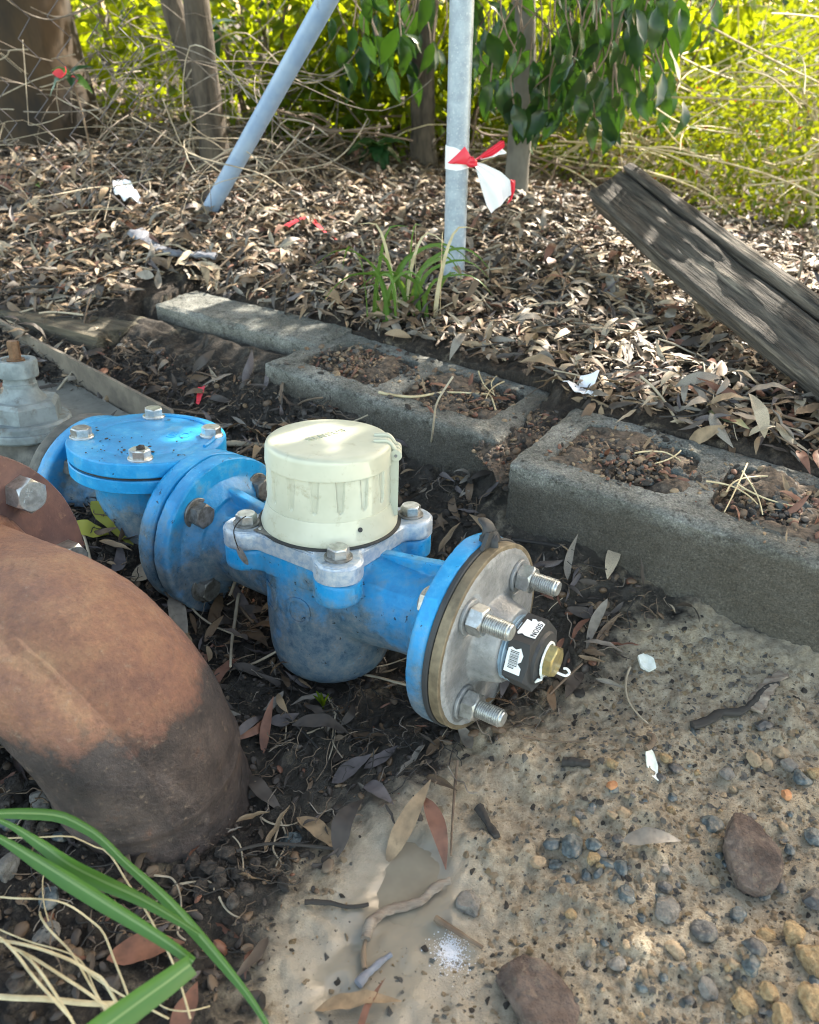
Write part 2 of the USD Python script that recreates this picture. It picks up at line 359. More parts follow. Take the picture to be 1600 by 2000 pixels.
P("stone_orange", (0.26, 0.11, 0.045), 0.8, var=(0.4, 0.2, 0.09), vscale=60, coords="object", bump=0.6)
P("stone_grey", (0.12, 0.11, 0.098), 0.88, var=(0.21, 0.19, 0.165), vscale=150, coords="object", bump=1.0, dirt=((0.06, 0.052, 0.044), 80, .5, .66))
P("clod", (0.026, 0.021, 0.018), 0.95, var=(0.085, 0.07, 0.058), vscale=150, coords="object", bump=1.0, bdist=.004)
P("shell_white", (0.7, 0.73, 0.70), 0.5, var=(0.55, 0.57, 0.5), vscale=90)
P("foam", (0.62, 0.62, 0.66), 0.5, bump=0.8, bscale=600)
P("bark_strip", (0.14, 0.105, 0.08), 0.85, var=(0.24, 0.2, 0.16), vscale=50, coords="object", stretch=(0.3, 3, 3), bump=0.7)
P("bark_grey_blue", (0.10, 0.105, 0.13), 0.7, var=(0.16, 0.17, 0.2), vscale=30)
P("twig_brown", (0.09, 0.06, 0.04), 0.85, var=(0.15, 0.11, 0.075), vscale=40)
P("twig_grey", (0.085, 0.066, 0.052), 0.85, var=(0.22, 0.185, 0.15), vscale=40)
P("twig_black", (0.022, 0.019, 0.017), 0.85)
P("twig_pale", (0.36, 0.31, 0.23), 0.8, var=(0.26, 0.21, 0.15), vscale=40)
P("straw", (0.50, 0.43, 0.27), 0.6, var=(0.34, 0.27, 0.15), vscale=40)
P("trunk_brown", (0.030, 0.023, 0.017), 0.92, var=(0.095, 0.075, 0.055), vscale=45, stretch=(1, 1, 0.25), bump=1.0, bscale=70, bdist=.01, vdetail=8.0)
P("trunk_grey", (0.15, 0.14, 0.12), 0.88, var=(0.085, 0.078, 0.066), vscale=16, stretch=(1, 1, 0.5), bump=0.8, bscale=80)
P("trunk_ochre", (0.055, 0.034, 0.016), 0.95, var=(0.016, 0.012, 0.009), vscale=9, vdetail=8.0, stretch=(1, 1, 0.4), bump=1.0, bscale=30)
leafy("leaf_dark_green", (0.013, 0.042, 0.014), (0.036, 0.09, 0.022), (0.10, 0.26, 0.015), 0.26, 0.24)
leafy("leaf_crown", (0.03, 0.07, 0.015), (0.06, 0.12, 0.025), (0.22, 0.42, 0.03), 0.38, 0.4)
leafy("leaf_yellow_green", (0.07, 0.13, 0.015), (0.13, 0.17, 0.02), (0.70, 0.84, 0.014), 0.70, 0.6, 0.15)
leafy("leaf_vine", (0.06, 0.13, 0.015), (0.20, 0.19, 0.035), (0.58, 0.66, 0.02), 0.55, 0.6, 0.15)
leafy("leaf_red", (0.35, 0.06, 0.015), (0.45, 0.14, 0.02), (0.6, 0.16, 0.03), 0.4)
leafy("grass_green", (0.06, 0.155, 0.03), (0.10, 0.22, 0.045), (0.20, 0.44, 0.06), 0.30, 0.32)
leafy("grass_pale", (0.10, 0.20, 0.04), (0.17, 0.27, 0.06), (0.3, 0.5, 0.06), 0.35, 0.4, 0.3)
leafy("midrib", (0.17, 0.27, 0.09), (0.17, 0.27, 0.09), (0.3, 0.5, 0.1), 0.25)
leafy("flower_red", (0.62, 0.04, 0.06), (0.7, 0.06, 0.08), (0.8, 0.1, 0.1), 0.3)
leafy("fallen_yellow", (0.42, 0.40, 0.07), (0.42, 0.40, 0.07), (0.5, 0.45, 0.05), 0.25)
leafy("fallen_pale_green", (0.34, 0.36, 0.20), (0.34, 0.36, 0.20), (0.4, 0.4, 0.2), 0.25)
LITTER = {"litter_brown": (0.125, 0.078, 0.045), "litter_tan": (0.25, 0.172, 0.10), "litter_grey": (0.20, 0.172, 0.142), "litter_pale": (0.36, 0.29, 0.205), "litter_red": (0.165, 0.07, 0.042), "litter_dark": (0.05, 0.038, 0.031), "litter_violet": (0.10, 0.082, 0.082)}
for k, c in LITTER.items():
    P(k, c, 0.62, var=tuple(0.62 * x for x in c), vscale=70, dirt=(tuple(0.35 * x for x in c), 130, 0.60, 0.72), coords="object")

usdkit.material(stage, "/World/Looks/rust", {
    "g": ("geometry", {}), "xyz": ("separate_xyz", {}),
    "n": ("noise_texture", {"scale": 13.0, "detail": 10.0, "roughness": 0.72}), "n2": ("noise_texture", {"scale": 120.0, "detail": 9.0, "roughness": 0.78}),
    "base": ("rgb_ramp", {"ramp": [(0.30, (0.13, 0.062, 0.047)), (0.42, (0.19, 0.088, 0.06)), (0.53, (0.255, 0.12, 0.072)), (0.63, (0.32, 0.17, 0.095)), (0.74, (0.40, 0.28, 0.18))]}),
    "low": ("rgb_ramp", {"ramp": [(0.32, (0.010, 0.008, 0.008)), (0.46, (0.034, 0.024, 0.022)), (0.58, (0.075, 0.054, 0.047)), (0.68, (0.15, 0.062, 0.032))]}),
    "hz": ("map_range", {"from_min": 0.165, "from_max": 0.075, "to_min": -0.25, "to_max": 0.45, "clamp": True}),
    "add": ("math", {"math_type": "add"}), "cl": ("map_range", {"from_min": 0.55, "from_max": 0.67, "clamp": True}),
    "mx": ("mix", {"mix_type": "mix"}),
    "sp": ("map_range", {"from_min": 0.57, "from_max": 0.68, "to_min": 0.0, "to_max": 0.5, "clamp": True}), "ms": ("mix", {"mix_type": "mix", "color2": (0.34, 0.25, 0.18)}),
    "fn": ("noise_texture", {"scale": 230.0, "detail": 4.0, "roughness": 0.75}), "fr": ("rgb_ramp", {"ramp": [(0.30, (0.35, 0.32, 0.32)), (0.44, (0.85, 0.84, 0.84)), (0.55, (1.05, 1.04, 1.0)), (0.68, (1.6, 1.5, 1.4))]}), "fm": ("mix", {"mix_type": "multiply", "fac": 0.42}), "fh": ("math", {"math_type": "multiply_add", "value2": 0.8}),
    "b": ("bump", {"strength": 0.9, "distance": 0.004}),
    "p": ("principled_bsdf", {"roughness": 0.5, "specular_ior_level": 0.5})}, [
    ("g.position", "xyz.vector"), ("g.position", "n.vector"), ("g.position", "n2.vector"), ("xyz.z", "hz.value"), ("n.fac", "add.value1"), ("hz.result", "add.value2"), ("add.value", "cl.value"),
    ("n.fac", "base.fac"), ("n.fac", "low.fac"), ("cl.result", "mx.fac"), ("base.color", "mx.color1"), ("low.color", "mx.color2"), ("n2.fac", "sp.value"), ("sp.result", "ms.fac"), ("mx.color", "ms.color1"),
    ("g.position", "fn.vector"), ("fn.fac", "fr.fac"), ("ms.color", "fm.color1"), ("fr.color", "fm.color2"), ("fm.color", "p.base_color"), ("fn.fac", "fh.value1"), ("n2.fac", "fh.value3"), ("fh.value", "b.height"), ("b.normal", "p.normal")], surface="p.BSDF")
P("rust_flange", (0.07, 0.036, 0.035), 0.55, var=(0.13, 0.065, 0.052), vscale=28, dirt=((0.2, 0.12, 0.08), 120, 0.60, 0.74), bump=0.3, bscale=240)

# ------------------------------------------------------------------ ground: height of the soil in front of and behind the row of blocks
ROW_P, ROW_D = np.array([-0.2128, 1.0973]), np.array([0.8155, -0.5786])
ROW_N = np.array([0.5786, 0.8155])
front_px = [(1309, 1224, .015), (1600, 1321, .012), (1250, 1300, .005), (1200, 1500, 0), (1500, 1500, 0), (1550, 1900, 0), (1000, 1600, -.008), (800, 1750, -.020), (700, 1950, -.016), (1000, 1950, -.006),
    (1600, 2000, .003), (860, 1440, -.032), (1080, 1330, -.012), (700, 1350, -.036), (600, 1300, -.036), (950, 1500, -.010), (790, 1560, -.012), (650, 1570, -.014), (900, 1600, -.008), (1190, 1020, .095), (1000, 925, .10), (1100, 1000, .075), (1150, 1120, .042), (1220, 1200, .024), (1150, 1260, .004),
    (1000, 1000, .055), (900, 960, .055), (850, 1000, .02), (940, 890, .10), (640, 830, .098), (528, 765, .105), (480, 700, .125), (330, 660, .118), (260, 640, .122), (400, 850, .062), (330, 740, .088), (200, 690, .098), (500, 830, .07),
    (240, 1005, .066), (215, 1040, .055), (150, 980, .062), (340, 1120, .010), (400, 1140, -.004), (300, 1200, -.005), (450, 1250, -.028), (520, 1400, -.034), (100, 1000, .045), (40, 1560, .02), (100, 1750, .008), (340, 1740, -.008), (200, 1900, .008), (0, 2000, .02), (450, 1900, 0),
    (560, 1760, -.012), (530, 1640, -.016), (620, 1560, -.022), (100, 830, .055), (60, 900, .045), (200, 860, .05)]
back_px = [(900, 600, .152), (560, 585, .152), (1300, 700, .145), (1590, 850, .142), (405, 415, .215), (800, 330, .2), (0, 500, .19), (0, 400, .235), (200, 560, .165), (1150, 430, .178), (1300, 520, .168), (1250, 480, .172), (1600, 700, .148), (1040, 385, .19), (1130, 780, .142), (680, 630, .145)]
def ctl(px, more):
    return np.array([at(*p) for p in px] + more)
cf = ctl(front_px, [[-1.2, .3, .08], [-1.4, 1.0, .10], [-1.3, 1.5, .15], [1.2, .3, .0], [.9, -.2, 0], [-.4, -.3, .05], [0, -.4, 0], [3, -3, 0], [-3, -3, .05], [-4, 2, .2], [4, 0, 0]])
cb = ctl(back_px, [[1.15, 2.4, .04], [1.3, 3.4, 0], [.5, 3.2, .17], [0, 3.6, .26], [-1, 3.4, .42], [-1.1, 2.4, .34], [-.7, 2.6, .30], [2.4, 1.8, .05], [1.1, 1.5, .12], [3, 5, .1], [-3, 5, .5], [0, 7, .35], [5, 2, .05], [-5, 2, .4], [1.5, .2, .12]])
rf = RBFInterpolator(cf[:, :2], cf[:, 2], kernel="linear", smoothing=1e-4)
rb = RBFInterpolator(cb[:, :2], cb[:, 2], kernel="linear", smoothing=1e-4)

def sstep(x, a, b):
    t = np.clip((x - a) / (b - a), 0, 1)
    return t * t * (3 - 2 * t)

def axis(a, b, step, far, ratio=1.16):
    mid = np.arange(a, b + step / 2, step)
    up, dn, h = [b], [a], step
    while up[-1] < far:
        h *= ratio; up.append(up[-1] + h); dn.append(dn[-1] - h)
    return np.r_[dn[:0:-1], mid, up[1:]]

gx, gy = axis(-0.66, 0.74, 0.0036, 90, 1.12), axis(0.22, 1.30, 0.0036, 90, 1.12)
XX, YY = np.meshgrid(gx, gy, indexing="ij")
cx, cy = np.unique(np.r_[np.linspace(-95, -6, 12), np.linspace(-6, 6, 241), np.linspace(6, 95, 12)]), np.unique(np.r_[np.linspace(-95, -6, 12), np.linspace(-6, 9, 301), np.linspace(9, 95, 12)])
CX, CY = np.meshgrid(cx, cy, indexing="ij")
Q = np.clip(np.stack([CX.ravel(), CY.ravel()], 1), [-5, -3], [5, 7])
def smooth_grid(r):
    from scipy.ndimage import gaussian_filter
    return RegularGridInterpolator((cx, cy), gaussian_filter(r(Q).reshape(CX.shape), 0.9))
zf, zb = smooth_grid(rf), smooth_grid(rb)

def raw_height(x, y):
    p = np.stack([np.clip(x, -94, 94), np.clip(y, -94, 94)], -1)
    d = (p - ROW_P) @ ROW_N
    s = (p - ROW_P) @ ROW_D
    d = d + .058 * sstep(s, .36, .42)
    w = sstep(d, 0.155, 0.215)
    left = sstep(s, -0.45, -0.25)           # left of the blocks the two banks run into each other
    w = w * left + (1 - left) * sstep(d, -0.05, 0.4)
    return (1 - w) * zf(p) + w * zb(p), d, s
ZZ, DD, SS = raw_height(XX, YY)

# where the pale sand and the wet mud lie
def mask(points, scale):
    p = np.array([at(u, v, 0.0)[:2] for u, v, _ in points]); q = np.array([w for _, _, w in points], float)
    return RBFInterpolator(p, q, kernel="linear", smoothing=1e-3)
sand_pts = [(1300, 1400, 1), (1500, 1600, 1), (1100, 1500, 1), (1200, 1900, 1), (800, 1750, 1), (700, 1800, 1), (740, 1640, .9), (650, 1950, 1), (560, 1960, .9), (1000, 1450, .85), (1250, 1290, .8), (1400, 1290, .9), (1580, 1350, .9), (1590, 1990, 1), (900, 1560, .9),
    (1150, 1420, .9), (1000, 1850, 1), (860, 1620, .8), (660, 1700, .85), (590, 1850, .8), (700, 1400, 0), (550, 1500, 0), (420, 1750, 0), (200, 1800, 0), (1080, 1250, 0), (1000, 1050, 0), (600, 1640, .15), (850, 1470, .15), (330, 1900, 0), (1160, 1250, 0), (480, 1960, .2), (500, 1850, .1), (1230, 1220, 0), (1120, 1350, .3), (1180, 1300, .2), (1300, 1225, .1), (1060, 1400, .35),
    (900, 900, 0), (400, 900, 0), (100, 900, 0), (0, 1990, 0), (640, 1560, .2), (760, 1500, .2), (1280, 1180, 0)]
wet_pts = [(800, 1720, 1), (830, 1660, .9), (760, 1770, 1), (700, 1860, .65), (850, 1850, .55), (660, 1980, .45), (900, 1950, .45), (1000, 1700, .05), (620, 1700, .05), (960, 1600, 0), (540, 1990, .1), (1100, 1900, 0), (800, 1570, .25), (1300, 1500, 0), (1500, 1800, 0.05), (700, 1500, .25), (600, 1400, .15), (1100, 1350, .15), (400, 1800, .1), (930, 1800, .3), (1450, 1740, .3), (560, 1900, .5), (640, 1900, .8), (590, 1980, .7), (720, 1700, .6), (770, 1600, .5), (840, 1960, .6), (680, 1790, .7), (760, 1980, .6), (720, 1930, .8)]
near = (np.abs(XX) < 1.3) & (YY > 0.0) & (YY < 1.5) & (DD < 0.1)
Qn = np.stack([XX[near], YY[near]], 1)
sand, wet = np.zeros_like(XX), np.zeros_like(XX)
sand[near] = np.clip(mask(sand_pts, 1)(Qn), 0, 1)
wet[near] = np.clip(mask(wet_pts, 1)(Qn), 0, 1)
back = sstep(DD, 0.05, 0.2)
left_w = 1 - sstep(SS, -0.35, -0.15)
mulch = np.clip(back + left_w * sstep(DD, -0.1, 0.3), 0, 1)

# lumps: soil crumbs and clods where dark, a fine pitted skin where sandy, smooth where wet
PP = np.stack([XX, YY, ZZ * 0], -1)
n_a, n_b, n_c = meshkit.fbm(PP * 11, 3, 1) - .5, meshkit.fbm(PP * 45, 3, 5) - .5, meshkit.fbm(PP * 120, 2, 9) - .5
lump = sstep(meshkit.fbm(PP * 62, 3, 31), .52, .70) * .0034 - sstep(meshkit.fbm(PP * 95, 2, 37), .68, .84) * .0010
ZZ = ZZ + lump * (1 - .9 * wet) * (YY < 1.2) + n_a * 0.030 * (1 - .6 * wet) + n_b * (0.018 * (1 - 0.55 * sand) * (1 - .85 * wet)) + n_c * (0.011 - .0035 * sand) * (1 - 0.85 * wet)
# a shallow basin for the muddy puddle and a runnel leading out of the picture
pud = at(800, 1730, -.018)[:2]
for (u, v), rad, dep in [((805, 1715), .034, .010), ((775, 1775), .024, .005), ((700, 1850), .018, .006), ((650, 1960), .020, .007), ((880, 1880), .03, .004), ((800, 1640), .018, .005)]:
    c = at(u, v, -.018)[:2]
    ZZ -= dep * np.exp(-((XX - c[0]) ** 2 + (YY - c[1]) ** 2) / rad ** 2)
B1A, B1B = at(298, 592, .142), at(600, 672, .140)
for o, d_, L_, W_ in ((ROW_P, ROW_D, .39, .19), (np.array([.1130, .7954]), np.array([.8434, -.5373]), .6, .19), (B1A[:2], (B1B - B1A)[:2] / np.linalg.norm((B1B - B1A)[:2]), .365, .10)):
    s_, t_ = (np.stack([XX, YY], -1) - o) @ d_, (np.stack([XX, YY], -1) - o) @ np.array([-d_[1], d_[0]])
    inside = (s_ > .004) & (s_ < L_ - .004) & (t_ > .004) & (t_ < W_ - .006)
    ZZ = np.where(inside, np.minimum(ZZ, .085), ZZ)
    before = (s_ > -.03) & (s_ < L_ + .02) & (t_ <= .006) & (t_ > -.05)
    lim = .112 + .02 * np.clip(-t_ / .05, 0, 1) + .010 * n_b
    ZZ = np.where(before, np.minimum(ZZ, lim), ZZ)
    behind = (s_ > -.02) & (s_ < L_ + .02) & (t_ >= W_ - .006) & (t_ < W_ + .06)
    lim = .134 + .03 * np.clip((t_ - W_) / .06, 0, 1) + .012 * n_b
    ZZ = np.where(behind, np.minimum(ZZ, lim), ZZ)
rip = np.abs(meshkit.fbm(np.stack([XX * 55 + YY * 20, YY * 85, XX * 0], -1), 3, 21) - .5)
ZZ += .0055 * wet * (0.12 - rip) * sstep(wet, .15, .5)
height = RegularGridInterpolator((gx, gy), ZZ)
sand_at = RegularGridInterpolator((gx, gy), sand)

def ground_z(x, y):
    return height(np.stack([np.clip(x, -80, 80), np.clip(y, -80, 80)], -1))

def on(u, v, lift=0.0):
    """Where the line of sight through a place of the photograph meets the soil."""
    r = fray(u, v)
    t = np.linspace(0.25, 6, 4000)
    p = EYEP + r * t[:, None]
    below = np.nonzero(p[:, 2] < ground_z(p[:, 0], p[:, 1]))[0]
    q = p[below[0]] if len(below) else p[-1]
    return np.array([q[0], q[1], float(ground_z(q[0], q[1])) + lift])

nx, ny = len(gx), len(gy)
ii, jj = np.meshgrid(np.arange(nx - 1), np.arange(ny - 1), indexing="ij")
quads = np.stack([ii * ny + jj, (ii + 1) * ny + jj, (ii + 1) * ny + jj + 1, ii * ny + jj + 1], -1).reshape(-1, 4)
g = obj("ground", (np.stack([XX, YY, ZZ], -1).reshape(-1, 3), quads), "ground", smooth=True, label="bare soil, dark by the pipes and pale wet sand in front", cat="ground", kind="structure")
UsdGeom.PrimvarsAPI(g).CreatePrimvar("zone", Sdf.ValueTypeNames.Color3fArray, "vertex").Set(Vt.Vec3fArray.FromNumpy(np.stack([sand, wet, mulch], -1).reshape(-1, 3).astype(np.float32)))

P("muddy_water", (0.185, 0.163, 0.128), 0.05, spec=0.5, var=(0.22, 0.195, 0.152), vscale=30)
wl = float(ground_z(*pud)) + 0.0042
v = [[pud[0] + r * math.cos(a), pud[1] + r * math.sin(a), wl] for r in (.04, .085) for a in np.arange(36) * math.pi / 18] + [[pud[0], pud[1], wl]]
f = [[72, k, (k + 1) % 36] for k in range(36)] + [t for k in range(36) for t in ([k, 36 + k, 36 + (k + 1) % 36], [k, 36 + (k + 1) % 36, (k + 1) % 36])]
obj("puddle", tri(v, f), "muddy_water", smooth=False, label="small puddle of still muddy water in the sand", cat="puddle", kind="structure")

# ------------------------------------------------------------------ concrete blocks
def soft_poly(p, r, n=6):
    return p.buffer(-r, quad_segs=n).buffer(r, quad_segs=n)

def block(L, W, H, cores, label, t, rot, seed, group="hollow concrete blocks set in a row"):
    outer = soft_poly(sbox(0, 0, L, W), 0.009)
    for c in cores:
        outer = outer.difference(soft_poly(affinity.translate(sbox(0, 0, c[2], c[3]), c[0], c[1]), c[4]))
    man = m3.Manifold.extrude(m3.CrossSection([np.asarray(r.coords)[:-1] for r in [outer.exterior, *outer.interiors]], m3.FillRule.EvenOdd), H, 12)
    t0 = refine(man.translate([0, 0, -H]), 0.0058)
    v = np.array(t0.vertices)
    # worn arrises: pull the upper edge in where it is near the outline
    d = np.minimum.reduce([v[:, 0], L - v[:, 0], v[:, 1], W - v[:, 1]])
    edge = np.clip(1 - d / 0.008, 0, 1) * np.clip(1 + v[:, 2] / 0.008, 0, 1)
    v[:, 2] -= edge * (0.002 + 0.006 * np.clip(meshkit.fbm(v * 30, 3, seed), 0, 1))
    n = t0.vertex_normals
    v += n * ((meshkit.fbm(v * 150, 3, seed) - .5) * 0.0042 + (meshkit.fbm(v * 14, 2, seed + 3) - .5) * 0.004)[:, None]
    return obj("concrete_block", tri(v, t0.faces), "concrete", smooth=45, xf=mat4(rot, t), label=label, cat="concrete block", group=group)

CORES = [(.034, .034, .145, .122, .022), (.211, .034, .145, .122, .022)]
R2 = R.from_euler("zyx", [-35.36, 2.8, -0.8], degrees=True).as_matrix(); T2 = np.array([-.2128, 1.0973, EYE - .4284])
R3 = R.from_euler("zyx", [-32.5, 2.4, 0.5], degrees=True).as_matrix(); T3 = np.array([.1130, .7954, EYE - .4300])
b1, b1r = at(298, 592, .142), at(600, 672, .140)
d1 = b1r - b1
R1 = R.from_euler("z", math.atan2(d1[1], d1[0])).as_matrix()
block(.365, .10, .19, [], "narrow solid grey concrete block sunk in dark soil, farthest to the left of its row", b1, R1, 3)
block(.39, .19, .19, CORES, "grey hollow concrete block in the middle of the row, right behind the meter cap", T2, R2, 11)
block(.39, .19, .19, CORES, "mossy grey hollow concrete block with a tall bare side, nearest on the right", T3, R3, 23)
# soil in the hollow cores and in the joint between the two blocks
fill = []
for Rb, Tb, sd in ((R2, T2, 1), (R3, T3, 2)):
    for c in CORES:
        xs, ys = np.meshgrid(np.linspace(c[0] - .024, c[0] + c[2] + .024, 60), np.linspace(c[1] - .024, c[1] + c[3] + .024, 52), indexing="ij")
        outd = np.maximum.reduce([c[0] - xs, xs - c[0] - c[2], c[1] - ys, ys - c[1] - c[3], 0 * xs])
        zz = -0.007 - outd * .75 + (meshkit.fbm(np.stack([xs, ys, xs * 0 + sd + 4], -1) * 16, 2, sd) - .5) * .030 + (meshkit.fbm(np.stack([xs, ys, xs * 0 + sd], -1) * 28, 3, sd) - .5) * .022 + (meshkit.noise(np.stack([xs, ys, xs * 0], -1) * 170, sd) - .5) * .006
        i, j = np.meshgrid(np.arange(59), np.arange(51), indexing="ij")
        q = np.stack([i * 52 + j, (i + 1) * 52 + j, (i + 1) * 52 + j + 1, i * 52 + j + 1], -1).reshape(-1, 4)
        v = np.stack([xs, ys, zz], -1).reshape(-1, 3) @ Rb.T + Tb
        fill.append(tri(v, np.vstack([q[:, [0, 1, 2]], q[:, [0, 2, 3]]])))
qa, qb, qc, qd = at(960, 872, .118), at(1106, 776, .128), at(1130, 786, .128), at(998, 912, .112)
uu, ww = np.meshgrid(np.linspace(-.15, 1.1, 60), np.linspace(-.25, 1.25, 34), indexing="ij")
jp = (qa[None, None] * (1 - uu[..., None]) + qb * uu[..., None]) * (1 - ww[..., None]) + (qd * (1 - uu[..., None]) + qc * uu[..., None]) * ww[..., None]
jp[..., 2] += (meshkit.fbm(jp * 40, 3, 5) - .5) * .02 + (meshkit.noise(jp * 170, 3) - .5) * .006 - .35 * np.clip(-uu, 0, 1) * .1
i, j = np.meshgrid(np.arange(59), np.arange(33), indexing="ij")
q = np.stack([i * 34 + j, i * 34 + j + 1, (i + 1) * 34 + j + 1, (i + 1) * 34 + j], -1).reshape(-1, 4)
if np.cross(qb - qa, qd - qa)[2] > 0: q = q[:, ::-1]
JOINT = jp.reshape(-1, 3)
fill.append(tri(JOINT, np.vstack([q[:, [0, 1, 2]], q[:, [0, 2, 3]]])))
P("core_soil", (0.05, 0.038, 0.029), 0.95, var=(0.13, 0.098, 0.072), vscale=170, bump=1.0, bscale=320)
obj("block_soil", cat(fill), "core_soil", smooth=True, label="dark crumbly soil filling the hollow cores of the blocks", cat="soil", kind="stuff")

# ------------------------------------------------------------------ the pipework (all along one line, local x towards the open end)
MR = R.from_euler("zyx", [-34.58, 1.66, -7.08], degrees=True).as_matrix()
MC = np.array([0.04457, 0.5913, 0.07449])
def ploc(p):
    return MC + MR @ np.asarray(p, float)
XM = -0.155

# ---- water meter
meter = thing("water_meter", "blue cast iron water meter with a cream round cap on a square plate", "water meter", ploc([XM, 0, -.1]), MR)
def ml(m):                       # meter parts are modelled about the pipe axis; the thing's base is under its bowl
    m = m if isinstance(m, trimesh.Trimesh) else to_tri(m)
    return tri(np.asarray(m.vertices) - [XM, 0, -.1], m.faces)

bowl = m3.Manifold.revolve(m3.CrossSection([np.array([(0, .05), (0, -.108), (.036, -.107), (.051, -.102), (.060, -.092), (.0648, -.074), (.0668, -.045), (.067, .02), (.066, .05)])]), 64).translate([XM, 0, 0])
body = bowl
for s in (1, -1):
    x1 = XM + s * .147
    body += m3.Manifold.batch_hull([mcyl((XM, 0, -.004), (XM + s * .05, 0, -.003), .052 if s > 0 else .044, .051 if s > 0 else .044), mcyl((XM + s * .105, 0, 0), (XM + s * .115, 0, 0), .046, .0455)])
    body += mcyl((XM + s * .10, 0, 0), (x1, 0, 0), .046, .0455)
    body += mcyl((XM + s * .128, 0, 0), (x1, 0, 0), .046, .056)
    rib = m3.Manifold.hull_points(np.array([(XM + s * .055, y, z) for y in (-.006, .006) for z in (.01, .048)] + [(x1, y, z) for y in (-.006, .006) for z in (.03, .062)]))
    body += rib
    if s > 0:
        body += mcyl((.004, 0, 0), (.0215, 0, 0), .0925, .0925, 96) + mcyl((-.012, 0, 0), (.006, 0, 0), .058, .075)
    else:
        body += mcyl((-.325, 0, 0), (-.3045, 0, 0), .0925, .0925, 96) + mcyl((-.306, 0, 0), (-.292, 0, 0), .072, .056)
PB = .059
def lobed(r, waist, z0, z1):
    cs = m3.CrossSection([np.array([(-waist, -waist), (waist, -waist), (waist, waist), (-waist, waist)])])
    for a in (-1, 1):
        for b in (-1, 1):
            cs += m3.CrossSection.circle(r, 40).translate([a * PB, b * PB])
    cs = cs.offset(.012, m3.JoinType.Round, circular_segments=40).offset(-.012, m3.JoinType.Round, circular_segments=40)
    return m3.Manifold.extrude(cs, z1 - z0).translate([XM, 0, z0])
body += lobed(.0225, .0665, .022, .0465)
bm = refine(body, .0042, 9)
bm = jitter(bm, .0005, 120, 4)
obj("body", ml(bm), "blue_enamel", meter, smooth=50)

def chamfer_plate(r, waist, z0, z1):
    m = lobed(r, waist, z0, z1 - .003)
    m += lobed(r - .0015, waist - .0015, z1 - .0031, z1 - .001) + lobed(r - .003, waist - .003, z1 - .0012, z1)
    return m
obj("top_plate", ml(jitter(refine(chamfer_plate(.0235, .0685, .0468, .0655), .004, 2), .0004, 160, 2)), "worn_plate", meter, smooth=40)
seal = lathe([(.0656, .02), (.0656, .0725), (.0672, .0725), (.0672, .02)], 72); seal.apply_translation([XM, 0, 0])
obj("cap_seal", ml(seal), "black_seal", meter)
# bare dark spots of the plate under the bolt heads
for k, (a, b) in enumerate([(1, -1), (-1, -1), (1, 1), (-1, 1)]):
    o = np.array([XM + a * PB, b * PB, .0656])
    w = placed(washer(.0135, .0022), o, (0, 0, 1)); h = placed(hexhead(.0185, .0092, .4 + k), o + [0, 0, .0021], (0, 0, 1))
    bolt = obj("plate_bolt", ml(h), "zinc", meter, smooth=20)
    obj("washer", ml(w), "dull_bolt", bolt)
# number plate with two rivets, and the wire seal on the left corner bolt
pr = m3.Manifold.cube([.046, .011, .001], True).rotate([0, 0, 0]).translate([XM - .018, -.0625, .0668])
npl = obj("number_plate", ml(pr), "dull_bolt", meter, smooth=False)
for s in (-1, 1):
    rv = lathe([(0, .0022), (.0009, .002), (.0015, .001)], 14); rv.apply_translation([XM - .018 + s * .019, -.0625, .0673])
    obj("rivet", ml(rv), "zinc", npl)
sw = curve([[XM - .052, -.066, .078], [XM - .058, -.076, .068], [XM - .050, -.084, .060], [XM - .042, -.0865, .051]], 14)
sl = obj("seal_wire", ml(tube(sw, .0006, 5)), "twig_black", meter)
tagm = ribbon(curve([[XM - .045, -.0862, .055], [XM - .038, -.0872, .047], [XM - .031, -.0872, .040]], 8), np.array([.003, .007, .0085, .009, .009, .008, .006, .002]), up=(0, -1, .2))
obj("seal_tag", ml(tagm), "zinc", sl)

# the cream cap: flared base ring, ribbed drum, hinged lid
ring = lathe([(.0672, .055), (.0672, .0687), (.0695, .0690), (.0725, .0680), (.0812, .0650), (.0885, .0632), (.0905, .0626), (.0907, .0612), (.0907, .05)], 96, cap=False); ring.apply_translation([XM, 0, 0])
cr = obj("cap_base_ring", ml(ring), "cap_plastic", meter, smooth=30)
na, nz = 480, 44
an, zz_ = np.arange(na) * 2 * np.pi / na, np.linspace(.0895, .1325, nz)
AA, ZZ2 = np.meshgrid(an, zz_, indexing="ij")
per = 2 * np.pi / 16
ph = (AA + .12) / per; fr = (ph - np.floor(ph) - .5) * per * .0612
hw = .0028 + .0018 * np.clip((ZZ2 - .102) / .03, 0, 1) - .0028 * np.clip((.1022 - ZZ2) / .0045, 0, 1) ** 2
inset = sstep(hw - np.abs(fr), -.0003, .0006) * sstep(ZZ2, .0975, .0995)
RR = .0612 + .0008 * (.1325 - ZZ2) / .043 - .0016 * inset + .0007 * sstep(.0009 - np.abs(np.abs(fr) - hw), 0, .0007) * sstep(ZZ2, .0985, .1)
v = np.stack([XM + RR * np.cos(AA), RR * np.sin(AA), ZZ2], -1).reshape(-1, 3)
i, j = np.meshgrid(np.arange(na), np.arange(nz - 1), indexing="ij")
q = np.stack([i * nz + j, ((i + 1) % na) * nz + j, ((i + 1) % na) * nz + j + 1, i * nz + j + 1], -1).reshape(-1, 4)
obj("cap_drum", ml(tri(v, np.vstack([q[:, [0, 1, 2]], q[:, [0, 2, 3]]]))), "cap_plastic", meter, smooth=40)
